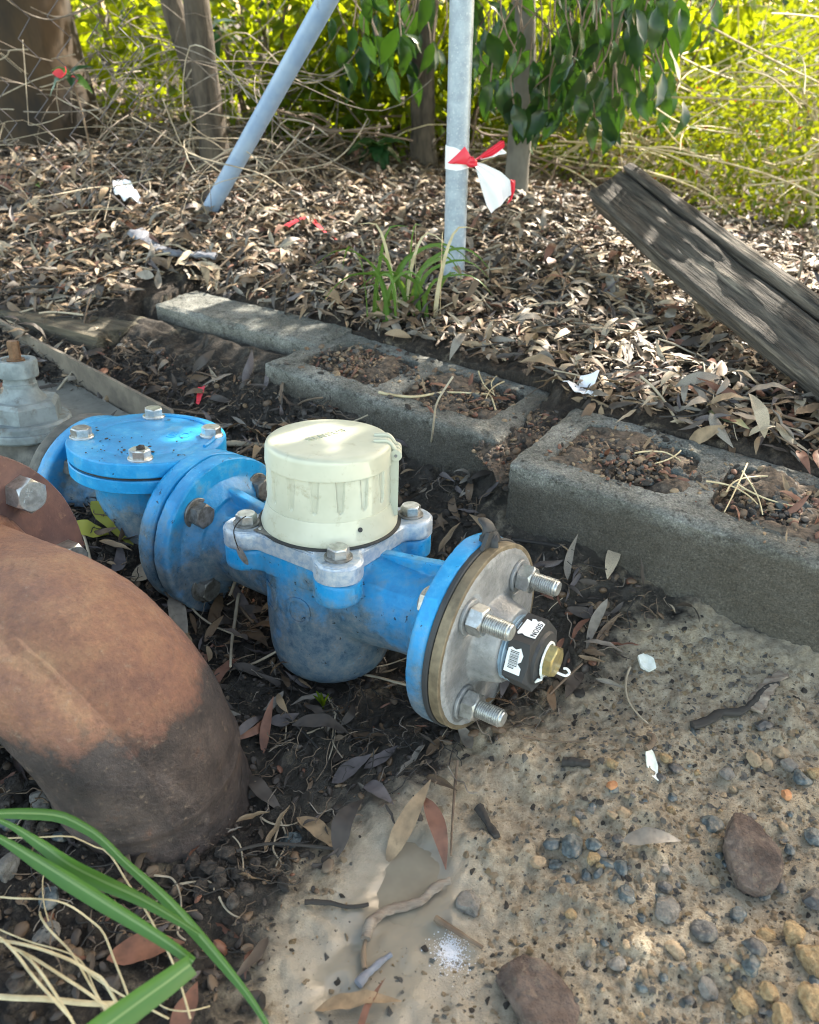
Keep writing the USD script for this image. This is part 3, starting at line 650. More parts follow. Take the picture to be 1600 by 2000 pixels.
lid = lathe([(.1312, .05), (.1312, .0618), (.1318, .0626), (.1335, .0628), (.1475, .0621), (.1505, .0610), (.1524, .0588), (.1533, .0560), (.1535, .05), (.1538, .0)], 120, cap=False); lid.apply_translation([XM, 0, 0])
ld = obj("cap_lid", ml(lid), "cap_plastic", meter, smooth=30)
tx = meshkit.text_mesh("SENSUS", .0088, .0011)
tx.apply_translation([-tx.bounds[:, 0].mean(), -.0044, 0]); tx.apply_scale([1.0, 1.0, 1])
tx.apply_transform(trimesh.transformations.rotation_matrix(math.radians(78), [0, 0, 1]))
tx.apply_translation([XM - .006, .003, .1534])
obj("cap_lettering", ml(tx), "cap_letter", ld, smooth=False)
hd = np.array([math.cos(.62), math.sin(.62), 0]); ht = np.array([-hd[1], hd[0], 0])      # towards the hinge
hx = np.array([XM, 0, 0]) + hd * .0655
hinge = cat([placed(lathe([(0, .001), (0, .0056), (.0005, .006), (.0065, .006), (.007, .0056), (.007, .001)], 24), hx + ht * o + [0, 0, .1405], ht) for o in (-.0125, -.0035, .0055)])
hg = obj("hinge", ml(hinge), "cap_plastic", meter, smooth=30)
obj("hinge_pin", ml(placed(lathe([(0, .0001), (0, .0015), (.0266, .0015), (.0266, .0001)], 14), hx - ht * .0135 + [0, 0, .1405], ht)), "dull_bolt", hg)
def slab_box(c, half, axes):
    return hull([c + a * half[0] * axes[0] + b * half[1] * axes[1] + e * half[2] * axes[2] for a in (-1, 1) for b in (-1, 1) for e in (-1, 1)])
ez = np.array([0, 0, 1.0])
post = cat([slab_box(np.array([XM, 0, .1075]) + hd * .0645 + ht * o, (.0042, .0017, .031), (hd, ht, ez)) for o in (-.0095, .0095)] + [slab_box(np.array([XM, 0, .1075]) + hd * .0628, (.0022, .009, .03), (hd, ht, ez))])
obj("hinge_post", ml(post), "cap_plastic", meter, smooth=20)
arms = cat([tube(curve([np.array([XM, 0, .1535]) + hd * .044 + ht * o, np.array([XM, 0, .1545]) + hd * .056 + ht * o, np.array([XM, 0, .148]) + hd * .063 + ht * o, np.array([XM, 0, .1415]) + hd * .0655 + ht * o], 12), .0024, 8) for o in (-.0085, .0085)])
obj("hinge_arm", ml(arms), "cap_plastic", hg, smooth=60)
hole_d = np.array([math.cos(.02), math.sin(.02), 0])
hd2 = np.array([math.cos(-.42), math.sin(-.42), 0])
obj("lock_hole", ml(placed(lathe([(0, .0001), (0, .0024), (.0012, .0024), (.0013, .0001)], 16), np.array([XM, 0, .0812]) + hd2 * .0645, hd2 + [0, 0, .35])), "ink", cr)

# raised letters on the bowl
raised = []
for ch, ang in (("D", -1.98), ("O", -1.38)):
    t_ = meshkit.text_mesh(ch, .030, .0016)
    t_.apply_translation([-t_.bounds[:, 0].mean(), 0, 0]); t_ = t_.subdivide_to_size(.004)
    vv = np.array(t_.vertices); a_ = ang + vv[:, 0] / .067
    rr_ = .0668 + vv[:, 2]
    raised.append(tri(np.stack([XM + rr_ * np.cos(a_), rr_ * np.sin(a_), vv[:, 1] - .022], 1), t_.faces))
obj("raised_letters", ml(cat(raised)), "blue_enamel", meter, smooth=30)
# bolts of the inlet flange (heads towards the meter) and bolt heads behind the outlet flange
BR = .0644
for k in range(4):
    a = math.pi / 4 + k * math.pi / 2
    c = np.array([0, BR * math.cos(a), BR * math.sin(a)])
    o = c + [-.3045, 0, 0]
    b = obj("flange_bolt", ml(placed(hexhead(.0245, .0125, .3 + k), o + [.0026, 0, 0], (1, 0, 0))), "dull_bolt", meter, smooth=20)
    obj("washer", ml(placed(washer(.0175, .0026), o, (1, 0, 0))), "dull_bolt", b)
    o = c + [.004, 0, 0]
    obj("flange_bolt", ml(placed(hexhead(.0245, .0125, .9 + k), o, (-1, 0, 0))), "zinc" if k == 1 else "dull_bolt", meter, smooth=20)

# ---- the end flange with its stub, cap and plug
ef = thing("end_flange", "grey round end flange with four nuts and a plugged stub, bolted on the meter outlet", "flange", ploc([.03, 0, -.0925]), MR)
def el(m):
    m = m if isinstance(m, trimesh.Trimesh) else to_tri(m)
    return tri(np.asarray(m.vertices) - [.03, 0, -.0925], m.faces)
disc = lathe([(.0272, .02), (.0272, .0895), (.0278, .0905), (.0366, .0905), (.0369, .0903), (.0372, .0898)], 120, "x")
obj("flange_rim", el(disc), "brown_rim", ef, smooth=30)
face = mcyl((.034, 0, 0), (.0372, 0, 0), .0895, .0865, 96) + mcyl((.0371, 0, 0), (.0388, 0, 0), .0865, .0825, 96) + mcyl((.0385, 0, 0), (.062, 0, 0), .042, .0355, 64)
for k in range(4):
    a = math.pi / 4 + k * math.pi / 2
    face -= mcyl((.0378, BR * math.cos(a), BR * math.sin(a)), (.08, BR * math.cos(a), BR * math.sin(a)), .0195, .0195, 40)
fm = refine(face, .004, 3)
obj("flange_face", el(jitter(fm, .0004, 220, 5)), "cast_grey", ef, smooth=45)
gk = lathe([(.0216, .02), (.0216, .0915), (.0225, .0925), (.0262, .0925), (.0271, .0915), (.0271, .02)], 96, "x")
a_ = math.radians(86)
tabc = [np.array([.0244, .090 * math.cos(a_), .090 * math.sin(a_)]), np.array([.0244, .099 * math.cos(a_), .099 * math.sin(a_)]), np.array([.022, .108 * math.cos(a_), .108 * math.sin(a_)]), np.array([.012, .113 * math.cos(a_), .1125 * math.sin(a_)])]
tab = ribbon(curve(tabc, 14), np.array([.034, .026, .020, .016, .015, .014, .0135, .013, .0125, .012, .0115, .011, .010, .006]), up=(1, 0, 0.25), vee=.02)
tab2 = tri(tab.vertices + np.array([.004, 0, .001]), tab.faces[:, ::-1])
gsk = obj("gasket", el(gk), "black_seal", ef, smooth=30)
tb_ = hull(np.vstack([tab.vertices[[0, 28, 14, 6, 34]], tab2.vertices[[0, 28, 14, 6, 34]]]))
tb2 = cat([tube(curve(tabc, 12), np.r_[np.linspace(.0105, .0072, 8), .0066, .006, .005, .002], 12, flat=.45), tb_])
obj("gasket_tab", el(tb2), "black_seal", gsk, smooth=50)
for k in range(4):
    a = math.pi / 4 + k * math.pi / 2
    o = np.array([.0381, BR * math.cos(a), BR * math.sin(a)])
    nut = obj("nut", el(placed(hexhead(.0245, .0145, .45 + .5 * k, True), o + [.0028, 0, 0], (1, 0, 0))), "zinc", ef, smooth=20)
    obj("washer", el(placed(washer(.0165, .0028), o, (1, 0, 0))), "cast_grey", nut)
    obj("bolt_thread", el(placed(thread(.0085, .0245, .0021), o + [.0168, 0, 0], (1, 0, 0))), "thread_steel", nut, smooth=30)
stub = thread(.0310, .0125, .0040); stub = placed(stub, (.0595, 0, 0), (1, 0, 0))
obj("threaded_stub", el(stub), "nipple", ef, smooth=40)
hexcap = hull(np.vstack([hexpts(.061, 0, .25), hexpts(.061, .020, .25), ringpts(.0295, .0225)]))
cp = obj("black_cap", el(placed(hexcap, (.0685, 0, 0), (1, 0, 0))), "black_seal", ef, smooth=25)
boss = placed(lathe([(0, .001), (0, .025), (.003, .0235), (.0045, .016), (.0045, .001)], 40), (.0908, 0, 0), (1, 0, 0))
obj("cap_boss", el(boss), "black_seal", cp, smooth=35)
pl = obj("brass_plug", el(placed(hexhead(.0265, .0095, .5), (.0962, 0, 0), (1, 0, 0))), "brass", ef, smooth=20)
tt = np.linspace(0, 6.3 * np.pi, 90)
obj("sealing_tape", el(cat([tube(np.stack([.0948 + .0022 * np.sin(tt * .5) ** 2, (.0155 + .0006 * np.sin(tt * 3.3)) * np.cos(tt), (.0155 + .0006 * np.sin(tt * 2.7)) * np.sin(tt)], 1), .0011, 5),
    tube(curve([[.096, -.0125, -.009], [.099, -.0155, -.012], [.097, -.0185, -.0105], [.0945, -.0175, -.0155], [.097, -.0135, -.0145], [.098, -.015, -.0095]], 20), .0009, 5)])), "white_tape", pl, smooth=60)
obj("wire_loop", el(tube(curve([[.098, .006, -.0135], [.104, .008, -.016], [.111, .0105, -.0175], [.1135, .0125, -.0145], [.110, .013, -.0118], [.1075, .0125, -.0125]], 24), .0013, 7)), "sticker", pl, smooth=60)
# stickers on two flats of the cap: a torn one with lettering and one with a bar code
def flat_frame(k):
    import itertools
    m = placed(hexcap, (.0685, 0, 0), (1, 0, 0))
    mid = [f for f in range(len(m.faces)) if abs(m.face_normals[f][0]) < .01]
    ns = np.unique(np.round(m.face_normals[mid], 3), axis=0)
    ang = np.arctan2(ns[:, 2], ns[:, 1])
    return ns[np.argmin(np.abs(np.angle(np.exp(1j * (ang - k)))))]
for k, (aim, kind) in enumerate(((math.radians(112), "text"), (math.radians(176), "bars"))):
    nrm = flat_frame(aim); xx = np.array([1.0, 0, 0]); yy = np.cross(nrm, xx)
    base = np.array([.0685, 0, 0]) + nrm * .0308
    if kind == "text":
        poly = [(.003, -.009), (.0045, -.0105), (.0075, -.008), (.0105, -.0095), (.0155, -.0095), (.0205, -.009), (.0205, .0105), (.016, .0125), (.0135, .0105), (.0105, .0125), (.0075, .0115), (.0085, .0085), (.0035, .0095)]
    else:
        poly = [(.001, -.0125), (.0165, -.0125), (.0165, -.006), (.0125, -.0025), (.0155, .0), (.0165, .006), (.013, .012), (.0085, .0095), (.0045, .011), (.0015, .009)]
    m = trimesh.creation.extrude_polygon(Polygon(poly), .0003, engine="earcut")
    put = lambda m, z=0.0: tri(base + np.outer(m.vertices[:, 0], xx) + np.outer(m.vertices[:, 1], yy) + np.outer(m.vertices[:, 2] + z, nrm), m.faces)
    st = obj("sticker", el(put(m)), "sticker", cp, smooth=False)
    ink = []
    if kind == "text":
        t_ = meshkit.text_mesh("NOSS", .0046, .00012, bold=True)
        t_.apply_translation([-t_.bounds[:, 0].mean(), 0, 0])
        t_.apply_transform(trimesh.transformations.rotation_matrix(math.radians(90), [0, 0, 1]))
        t_.apply_translation([.0195, 0.001, 0]); ink.append(t_)
    else:
        y = -.0085; r_ = np.random.default_rng(3)
        while y < .0075:
            w_ = r_.choice([.0003, .0005, .0008])
            ink.append(trimesh.creation.box(bounds=[[.004, y, 0], [.0125 if y > -.006 else .010, y + w_, .00012]])); y += w_ + r_.choice([.0004, .0006])
    obj("print", el(put(cat(ink), .0003)), "ink", cp, smooth=False)

# ---- the blue strainer with its round bolted cover
SX = -.4372
strainer = thing("strainer", "blue cast fitting with a round bolted cover, between the meter and the grey valve", "strainer", ploc([SX, 0, -.1]), MR)
def sl_(m):
    m = m if isinstance(m, trimesh.Trimesh) else to_tri(m)
    return tri(np.asarray(m.vertices) - [SX, 0, -.1], m.faces)
CR = R.from_euler("zyx", [-34.58, 3.06, -7.21], degrees=True).as_matrix()
CR = MR.T @ R.from_euler("zyx", [math.radians(-34.58), .0534, -.1258]).as_matrix()
def cov(m):                       # the cover sits a little askew
    m = m if isinstance(m, trimesh.Trimesh) else to_tri(m)
    return sl_(tri(np.asarray(m.vertices) @ CR.T + [SX, 0, 0], m.faces))
sb = mcyl((SX, 0, -.075), (SX, 0, .054), .058, .066, 64) + mcyl((SX - .1, 0, 0), (SX + .1, 0, 0), .047, .047) + m3.Manifold.sphere(.06, 48).translate([SX, 0, -.06])
sb += mcyl((-.3505, 0, 0), (-.3295, 0, 0), .0925, .0925, 96) + mcyl((-.366, 0, 0), (-.349, 0, 0), .05, .062)
sb += mcyl((-.545, 0, 0), (-.524, 0, 0), .0925, .0925, 96) + mcyl((-.526, 0, 0), (-.505, 0, 0), .062, .05)
obj("body", sl_(jitter(refine(sb, .005, 7), .0004, 120, 8)), "blue_enamel", strainer, smooth=50)
low = lathe([(.0545, .03), (.0545, .0885), (.056, .0905), (.0690, .0907), (.0702, .0897), (.0702, .03)], 96)
obj("lower_flange", cov(low), "blue_flange_enamel", strainer, smooth=30)
gk2 = lathe([(.0702, .02), (.0702, .0868), (.0735, .0868), (.0735, .02)], 80)
obj("gasket", cov(gk2), "black_seal", strainer)
cv = lathe([(.0735, .03), (.0735, .0895), (.0748, .0907), (.0885, .0907), (.0905, .0897), (.0912, .0880), (.0912, .0665), (.0905, .0650), (.0905, .060), (.0915, .058), (.092, .05), (.0922, 0)], 96, cap=False)
cvo = obj("cover", cov(cv), "blue_flange_enamel", strainer, smooth=30)
arc = np.radians(np.linspace(15, 130, 30))
obj("cover_rib", cov(tube(np.stack([.0775 * np.cos(arc), .0775 * np.sin(arc), np.full(30, .0918)], 1), .0022, 8)), "blue_flange_enamel", cvo, smooth=60)
let = meshkit.text_mesh("80", .017, .0011); let.apply_translation([-let.bounds[:, 0].mean(), 0, 0]); let.apply_transform(trimesh.transformations.rotation_matrix(math.radians(35), [0, 0, 1])); let.apply_translation([.030, .018, .0917])
obj("raised_letters", cov(let), "blue_flange_enamel", cvo, smooth=False)
for k in range(4):
    a = .7876 + k * math.pi / 2
    o = np.array([.0737 * math.cos(a), .0737 * math.sin(a), .0911])
    b = obj("cover_bolt", cov(placed(hexhead(.0205, .0098, .2 + .7 * k), o + [0, 0, .0022], (0, 0, 1))), "zinc", strainer, smooth=20)
    obj("washer", cov(placed(washer(.0138, .0023), o, (0, 0, 1))), "zinc", b)
deb = []
rd = np.random.default_rng(3)
for k in range(46):
    a_, r_ = rd.normal() * .9 - 1.3, .085 * math.sqrt(rd.random())
    t_ = trimesh.creation.icosphere(1, 1.0); t_.apply_scale(np.array([1, .6, .3]) * (.0007 + .0026 * rd.random() ** 3)); t_ = jitter(t_, .0006, 900, k); t_.apply_transform(trimesh.transformations.rotation_matrix(rd.random() * 6, [0, 0, 1]))
    t_.apply_translation([r_ * math.cos(a_), r_ * math.sin(a_), .0925]); deb.append(t_)
deb.append(tri(*(lambda m: (m[0] * .014 + [.062 * .0 + .0737 * math.cos(.7876 - math.pi / 2) - .007, .0737 * math.sin(.7876 - math.pi / 2) + .001, .1035], m[1]))((np.array([[0, 0, 0], [.5, .4, .15], [.5, -.4, .1], [1, .1, 0], [.5, 0, .3]]), np.array([[0, 4, 1], [4, 3, 1], [0, 2, 4], [4, 2, 3]])))))
obj("dirt_crumbs", cov(cat(deb)), "clod", strainer, smooth=False, kind="stuff")
for s in (-.524, -.3505):
    for k in range(4):
        a = math.pi / 4 + k * math.pi / 2
        d = 1 if s < -.5 else -1
        obj("flange_bolt", sl_(placed(hexhead(.0245, .0135, .3 + k), (s, BR * math.cos(a), BR * math.sin(a)), (d, 0, 0))), "dull_bolt", strainer, smooth=20)

# ---- the grey gate valve at the far left
GX = -.690
GV = thing("gate_valve", "old grey gate valve with a bare brass stem, at the far left edge", "valve", ploc([GX, 0, -.09]), MR)
def gl(m):
    m = m if isinstance(m, trimesh.Trimesh) else to_tri(m)
    return tri(np.asarray(m.vertices) - [GX, 0, -.09], m.faces)
def gz(profile, n=48):
    m = lathe(profile, n); m.apply_translation([GX, .0, 0]); return m
gb = mcyl((GX, 0, -.07), (GX, 0, .045), .05, .05, 48) + mcyl((GX - .12, 0, 0), (-.585, 0, 0), .046, .046, 48) + mcyl((-.566, 0, 0), (-.5455, 0, 0), .091, .091, 80) + mcyl((-.59, 0, 0), (-.565, 0, 0), .047, .06)
obj("body", gl(jitter(refine(gb, .006, 5), .0008, 90, 3)), "valve_dark", GV, smooth=50)
obj("collar", gl(gz([(.040, .02), (.040, .056), (.043, .0595), (.050, .0605), (.0525, .0595), (.0535, .057), (.0605, .0575), (.0635, .055), (.064, .03)], 64)), "valve_grey", GV, smooth=30)
bon = hull(np.vstack([hexpts(.086, .0635, .35), hexpts(.084, .083, .35), hexpts(.076, .0885, .35)])); bon.apply_translation([GX, 0, 0])
obj("bonnet", gl(bon), "valve_grey", GV, smooth=20)
obj("neck", gl(gz([(.086, .033), (.092, .0275), (.099, .0225), (.106, .0205), (.1075, .0212), (.110, .0212), (.1115, .020), (.120, .0195)], 40)), "valve_grey", GV, smooth=30)
obj("gland_nut", gl(gz([(.1195, .012), (.1195, .0245), (.1215, .0255), (.1385, .0258), (.1415, .0245), (.142, .018), (.1395, .0165), (.1395, .002)], 40)), "valve_grey", GV, smooth=30)
stem = cat([gz([(.139, .002), (.139, .0115), (.1425, .0112), (.1425, .007), (.1445, .0068)], 28)]); sq = hull(np.vstack([hexpts(.0125, .1425, .2), hexpts(.0135, .1625, .2), hexpts(.012, .166, .2)])); sq.apply_translation([GX, 0, 0])
obj("stem", gl(cat([stem, sq])), "old_brass", GV, smooth=20)

# ---- the rusty pipe bend with its flange
ER = R.from_euler("zyx", [-0.5653, -0.1136, 0.019]).as_matrix()
EO = EYEP + 1.3 * (np.array([-.3215, .4469, .2180]) - EYEP)
elb = thing("rusty_pipe", "big rust brown steel pipe bend running down into the soil at the left", "pipe", EO, ER)
RBn, L0, RP = .0684 * 1.3, .0984 * 1.3, .060 * 1.3
aa = np.linspace(0, np.pi / 2, 40)
cl_ = np.vstack([[0, 0, 0], [.03, 0, 0], [.065, 0, 0], np.stack([L0 + RBn * np.sin(aa), 0 * aa, -RBn * (1 - np.cos(aa))], 1), np.stack([np.full(8, L0 + RBn), np.zeros(8), -RBn - np.linspace(.012, .16, 8)], 1)])
def tubex(p, r, ns):
    t = np.gradient(p, axis=0); t /= np.linalg.norm(t, axis=1)[:, None]
    b = np.array([0, 1.0, 0]); a = np.cross(np.broadcast_to(b, t.shape), t)
    g = np.arange(ns) * 2 * np.pi / ns
    r = np.broadcast_to(r, (len(p),))[:, None] + .0013 * np.exp(-((g - 3.62) / .022) ** 2)[None]
    v = (p[:, None] + r[..., None] * (np.cos(g)[None, :, None] * a[:, None] + np.sin(g)[None, :, None] * b)).reshape(-1, 3)
    i, j = np.meshgrid(np.arange(len(p) - 1), np.arange(ns), indexing="ij")
    q = np.stack([i * ns + j, i * ns + (j + 1) % ns, (i + 1) * ns + (j + 1) % ns, (i + 1) * ns + j], -1).reshape(-1, 4)
    return tri(v, np.vstack([q[:, [0, 1, 2]], q[:, [0, 2, 3]]]))
dens = curve(cl_, 150)
rr = RP + .0022 * np.exp(-((np.linspace(0, 1, 150) - .66) / .012) ** 2) - .0012 * sstep(np.linspace(0, 1, 150), .66, .69)
pm = tubex(dens, rr, 160)
if (pm.face_normals[:40] * (pm.triangles_center[:40] - dens[0])).sum() < 0:
    pm = tri(pm.vertices, pm.faces[:, ::-1])
pm = jitter(pm, .0012, 26, 2); pm = jitter(pm, .0007, 140, 6)
pv = np.asarray(pm.vertices); pm = tri(pv - pm.vertex_normals * (sstep(meshkit.fbm(pv * 55, 3, 12), .60, .72) * .0010)[:, None], pm.faces)
lowz = sstep(-np.asarray(pm.vertices)[:, 2], .10, .20)
pm = tri(pm.vertices + pm.vertex_normals * (lowz * (meshkit.fbm(np.asarray(pm.vertices) * 75, 4, 3) - .42) * .014)[:, None], pm.faces)
obj("bend", pm, "rust", elb, smooth=True)
fl_ = lathe([(-.019, .02), (-.019, .1372), (-.0175, .1383), (-.0015, .1383), (0, .1372), (0, .02)], 120, "x")
obj("flange", jitter(fl_, .0004, 60), "rust_flange", elb, smooth=35)
obj("weld_bead", tube(np.stack([.004 + 0 * np.linspace(0, 6.3, 80), .080 * np.cos(np.linspace(0, 6.3, 80)), .080 * np.sin(np.linspace(0, 6.3, 80))], 1), .0055 + .0008 * np.sin(np.linspace(0, 90, 80)), 8), "rust", elb, smooth=60)
ebolt_px = (40, 962)
r_ = ER.T @ fray(*ebolt_px); o_ = ER.T @ (EYEP - EO); bp = o_ + r_ * (0 - o_[0]) / r_[0]
ba, bR = math.atan2(bp[2], bp[1]), math.hypot(bp[1], bp[2])
for k in range(8):
    a = ba + k * math.pi / 4
    b = obj("flange_bolt", placed(hexhead(.030, .020, .15 + k), (0.0, bR * math.cos(a), bR * math.sin(a)), (1, 0, 0)), "zinc", elb, smooth=20)
    if k == 0:
        tag(b, "bright zinc bolt head with raised letters")
        t_ = meshkit.text_mesh("THE", .0055, .0007); t_.apply_translation([-t_.bounds[:, 0].mean(), .002, 0]); t_ = placed(t_, (.0199, bp[1], bp[2]), (1, 0, 0), 0.9)
        obj("head_marking", t_, "zinc", b, smooth=False)

# ------------------------------------------------------------------ steel strip, slab and old timber at the left
s0, s1 = at(-140, 552, .125), at(332, 806, .118)
sd = s1 - s0; sdn = sd / np.linalg.norm(sd)
strip = m3.Manifold.cube([np.linalg.norm(sd), .005, .05]).translate([0, 0, -.05])
st_ = refine(strip, .012); vv = np.array(st_.vertices); vv[:, 1] += .004 * (meshkit.fbm(vv * [5, 0, 0], 2, 3) - .5); vv[:, 2] += .002 * (meshkit.fbm(vv * [22, 0, 0], 2, 5) - .5)
obj("steel_strip", tri(vv, st_.faces), "steel_strip", smooth=30, xf=mat4(R.from_euler("zy", [math.atan2(sd[1], sd[0]), -math.atan2(sd[2], math.hypot(sd[0], sd[1]))]).as_matrix(), s0), label="long thin rusty steel strip standing on edge, at the left behind the valve", cat="steel strip")
p0, p1 = s0 + [0.0, 0, 0], s1 - sdn * .03
nrm_ = np.array([sdn[1], -sdn[0], 0]); nrm_ *= -1 if nrm_[1] > 0 else 1
sl0 = to_tri(m3.Manifold.hull_points(np.array([p + nrm_ * o + [0, 0, z - p[2]] for p in (p0, p1 - sdn * .04) for o in (.004, .15) for z in (-.02, .082)])))
sl0 = jitter(sl0.subdivide_to_size(.014), .003, 40, 3)
obj("concrete_slab", sl0, "slab", smooth=45, label="pale grey concrete slab between the steel strip and the grey valve", cat="slab")
lg0, lg1 = at(-60, 598, .125) + [0, .03, 0], at(214, 662, .130) + [0, .03, 0]
ld_ = lg1 - lg0; L_ = np.linalg.norm(ld_)
lb = refine(m3.Manifold.cube([L_, .11, .07], True), .012, 2); lv = np.array(lb.vertices)
lv[:, 1:] *= (1 + .16 * (meshkit.fbm(np.stack([lv[:, 0] * 1.5, np.arctan2(lv[:, 2], lv[:, 1]) * 2.2, lv[:, 0] * 0], 1), 3, 8) - .5))[:, None]
lv[:, 0] += (meshkit.fbm(lv * [0, 60, 60], 2, 4) - .5) * .03 * (lv[:, 0] > 0)
obj("old_timber", tri(lv, lb.faces), "old_log", smooth=50, xf=mat4(R.from_euler("z", math.atan2(ld_[1], ld_[0])).as_matrix(), (lg0 + lg1) / 2 + [0, .035, -.036]), label="rotten mossy timber lying in the litter behind the steel strip", cat="timber")

# ------------------------------------------------------------------ fence: post with a knotted tape, brace, netting
pb = at(886, 566, .15)
fp = thing("fence_post", "upright galvanised steel fence post with a tape tied round it", "fence post", pb - [0, 0, .1])
obj("pipe", tube(np.stack([np.zeros(30), np.zeros(30), np.linspace(0, 1.75, 30)], 1), .0187, 40), "galvanised", fp, smooth=40)
obj("pipe_cap", placed(lathe([(0, .0197), (.012, .0197), (.02, .014), (.023, .002)], 32), (0, 0, 1.745), (0, 0, 1)), "galvanised", fp)
bb = at(404, 420, .21); bt = pb + [0, .012, 1.35]
dirb = aty(642, -6, 1.52) - bb; bt = bb + dirb * 3.2
br = thing("fence_brace", "slanting bluish steel pipe brace standing in the litter left of the post", "fence brace", bb)
obj("pipe", tube(np.linspace(-.06, 1, 30)[:, None] * (bt - bb), .0165, 36), "blue_steel", br, smooth=40)

tapeo = pb + [0, 0, 0]
tz = aty(886, 305, pb[1])[2]
tp = thing("warning_tape", "red and white plastic tape knotted round the fence post", "warning tape", [pb[0], pb[1], tz])
def sheet(grid_pts):
    g = np.asarray(grid_pts, float); a, b = g.shape[:2]
    i, j = np.meshgrid(np.arange(a - 1), np.arange(b - 1), indexing="ij")
    q = np.stack([i * b + j, (i + 1) * b + j, (i + 1) * b + j + 1, i * b + j + 1], -1).reshape(-1, 4)
    return tri(g.reshape(-1, 3), np.vstack([q[:, [0, 1, 2]], q[:, [0, 2, 3]]]))
th = np.linspace(math.radians(-215), math.radians(-20), 40)
h0 = np.interp(np.linspace(0, 1, 40), [0, .6, 1], [.0185, .017, .009]); zc = np.interp(np.linspace(0, 1, 40), [0, .5, 1], [0, -.001, -.007])
band = sheet([[[.0198 * math.cos(t) + .0006 * math.sin(9 * t), .0198 * math.sin(t), zc_ + s * hh] for s in np.linspace(-1, 1, 7)] for t, hh, zc_ in zip(th, h0, zc)])
obj("white_band", band, "tape_white", tp, smooth=True)
def ta(u, v, dy):
    return aty(u, v, pb[1] + dy) - np.array([pb[0], pb[1], tz])
red = sheet([[ta(*a) * (1 - t) + ta(*b) * t + [0, -.002 * math.sin(3.1 * t), 0] for t in np.linspace(0, 1, 6)] for a, b in (((874, 318, -.0215), (884, 320, -.022)), ((890, 304, -.022), (896, 320, -.023)), ((908, 286, -.018), (909, 321, -.022)), ((918, 302, -.016), (918, 323, -.018)), ((925, 313, -.015), (924, 325, -.017)))])
obj("red_fold", red, "tape_red", tp, smooth=True)
kn = trimesh.creation.icosphere(3, .0085); kn.apply_scale([1.1, .8, 1.0]); kn = jitter(kn, .0035, 130, 2); kn.apply_translation(ta(921, 318, -.017))
obj("knot", kn, "tape_red", tp, smooth=True)
def fan(rows, mat, name, fold, seed):
    out = []
    for a, b in rows:
        a, b = ta(*a), ta(*b)
        out.append([a * (1 - t) + b * t + np.array([0, fold * math.sin(t * 9 + seed), 0]) for t in np.linspace(0, 1, 16)])
    gcoarse = np.array(out); s_ = np.linspace(0, len(rows) - 1, 22)
    gf = np.stack([[[np.interp(s_k, np.arange(len(rows)), gcoarse[:, j, c]) for c in range(3)] for j in range(16)] for s_k in s_])
    return obj(name, sheet(gf), mat, tp, smooth=True)
fan([((924, 314, -.014), (931, 334, -.016)), ((946, 320, -.010), (936, 352, -.026)), ((978, 335, -.004), (944, 380, -.022)), ((997, 352, 0), (951, 402, -.014)), ((999, 380, .004), (960, 417, -.008))], "tape_white", "white_tail", .0045, 0)
fan([((997, 350, 0), (997, 352, 0)), ((1007, 352, .004), (998, 366, 0)), ((1006, 372, .004), (999, 380, .003)), ((1000, 390, .004), (993, 392, .004)), ((992, 398, .002), (990, 399, .002))], "tape_red", "red_edge", .001, 1)
fan([((924, 314, -.012), (937, 311, -.013)), ((955, 291, -.006), (962, 304, -.006)), ((978, 275, 0), (984, 288, 0)), ((985, 275, 0), (986, 284, 0))], "tape_red", "red_tail", .002, 2)
fan([((938, 309, -.011), (940, 312, -.011)), ((962, 303, -.005), (966, 306, -.004)), ((980, 289, 0), (974, 302, 0)), ((990, 298, 0), (988, 300, 0))], "tape_white", "white_tip", .001, 2)

net = thing("chain_link_fence", "sagging dark wire netting at the left edge of the picture", "wire fence", (-.9, 1.62, .25))
pitch = .062
for k in range(30):
    x0 = -.50 - k * pitch
    zz = np.arange(0.0, 1.35, .031)
    pts = np.stack([x0 + .031 * ((np.arange(len(zz)) + k) % 2) + .02 * (meshkit.fbm(np.stack([zz * 4, zz * 0 + k * .3, zz * 0], 1), 2, 3) - .5), 1.60 + .02 * np.sin(k * .6 + zz * 3) + .0016 * (2 * (np.arange(len(zz)) % 2) - 1) + .04 * (meshkit.fbm(np.stack([zz * 2, zz * 0 + k * .15, zz * 0], 1), 2, 6) - .5), .24 + zz * 1.0 + .015 * math.sin(k * .7)], 1)
    obj("wire", tube(pts - [-.9, 1.62, .25], .0012, 4), "fence_wire", net, smooth=60)

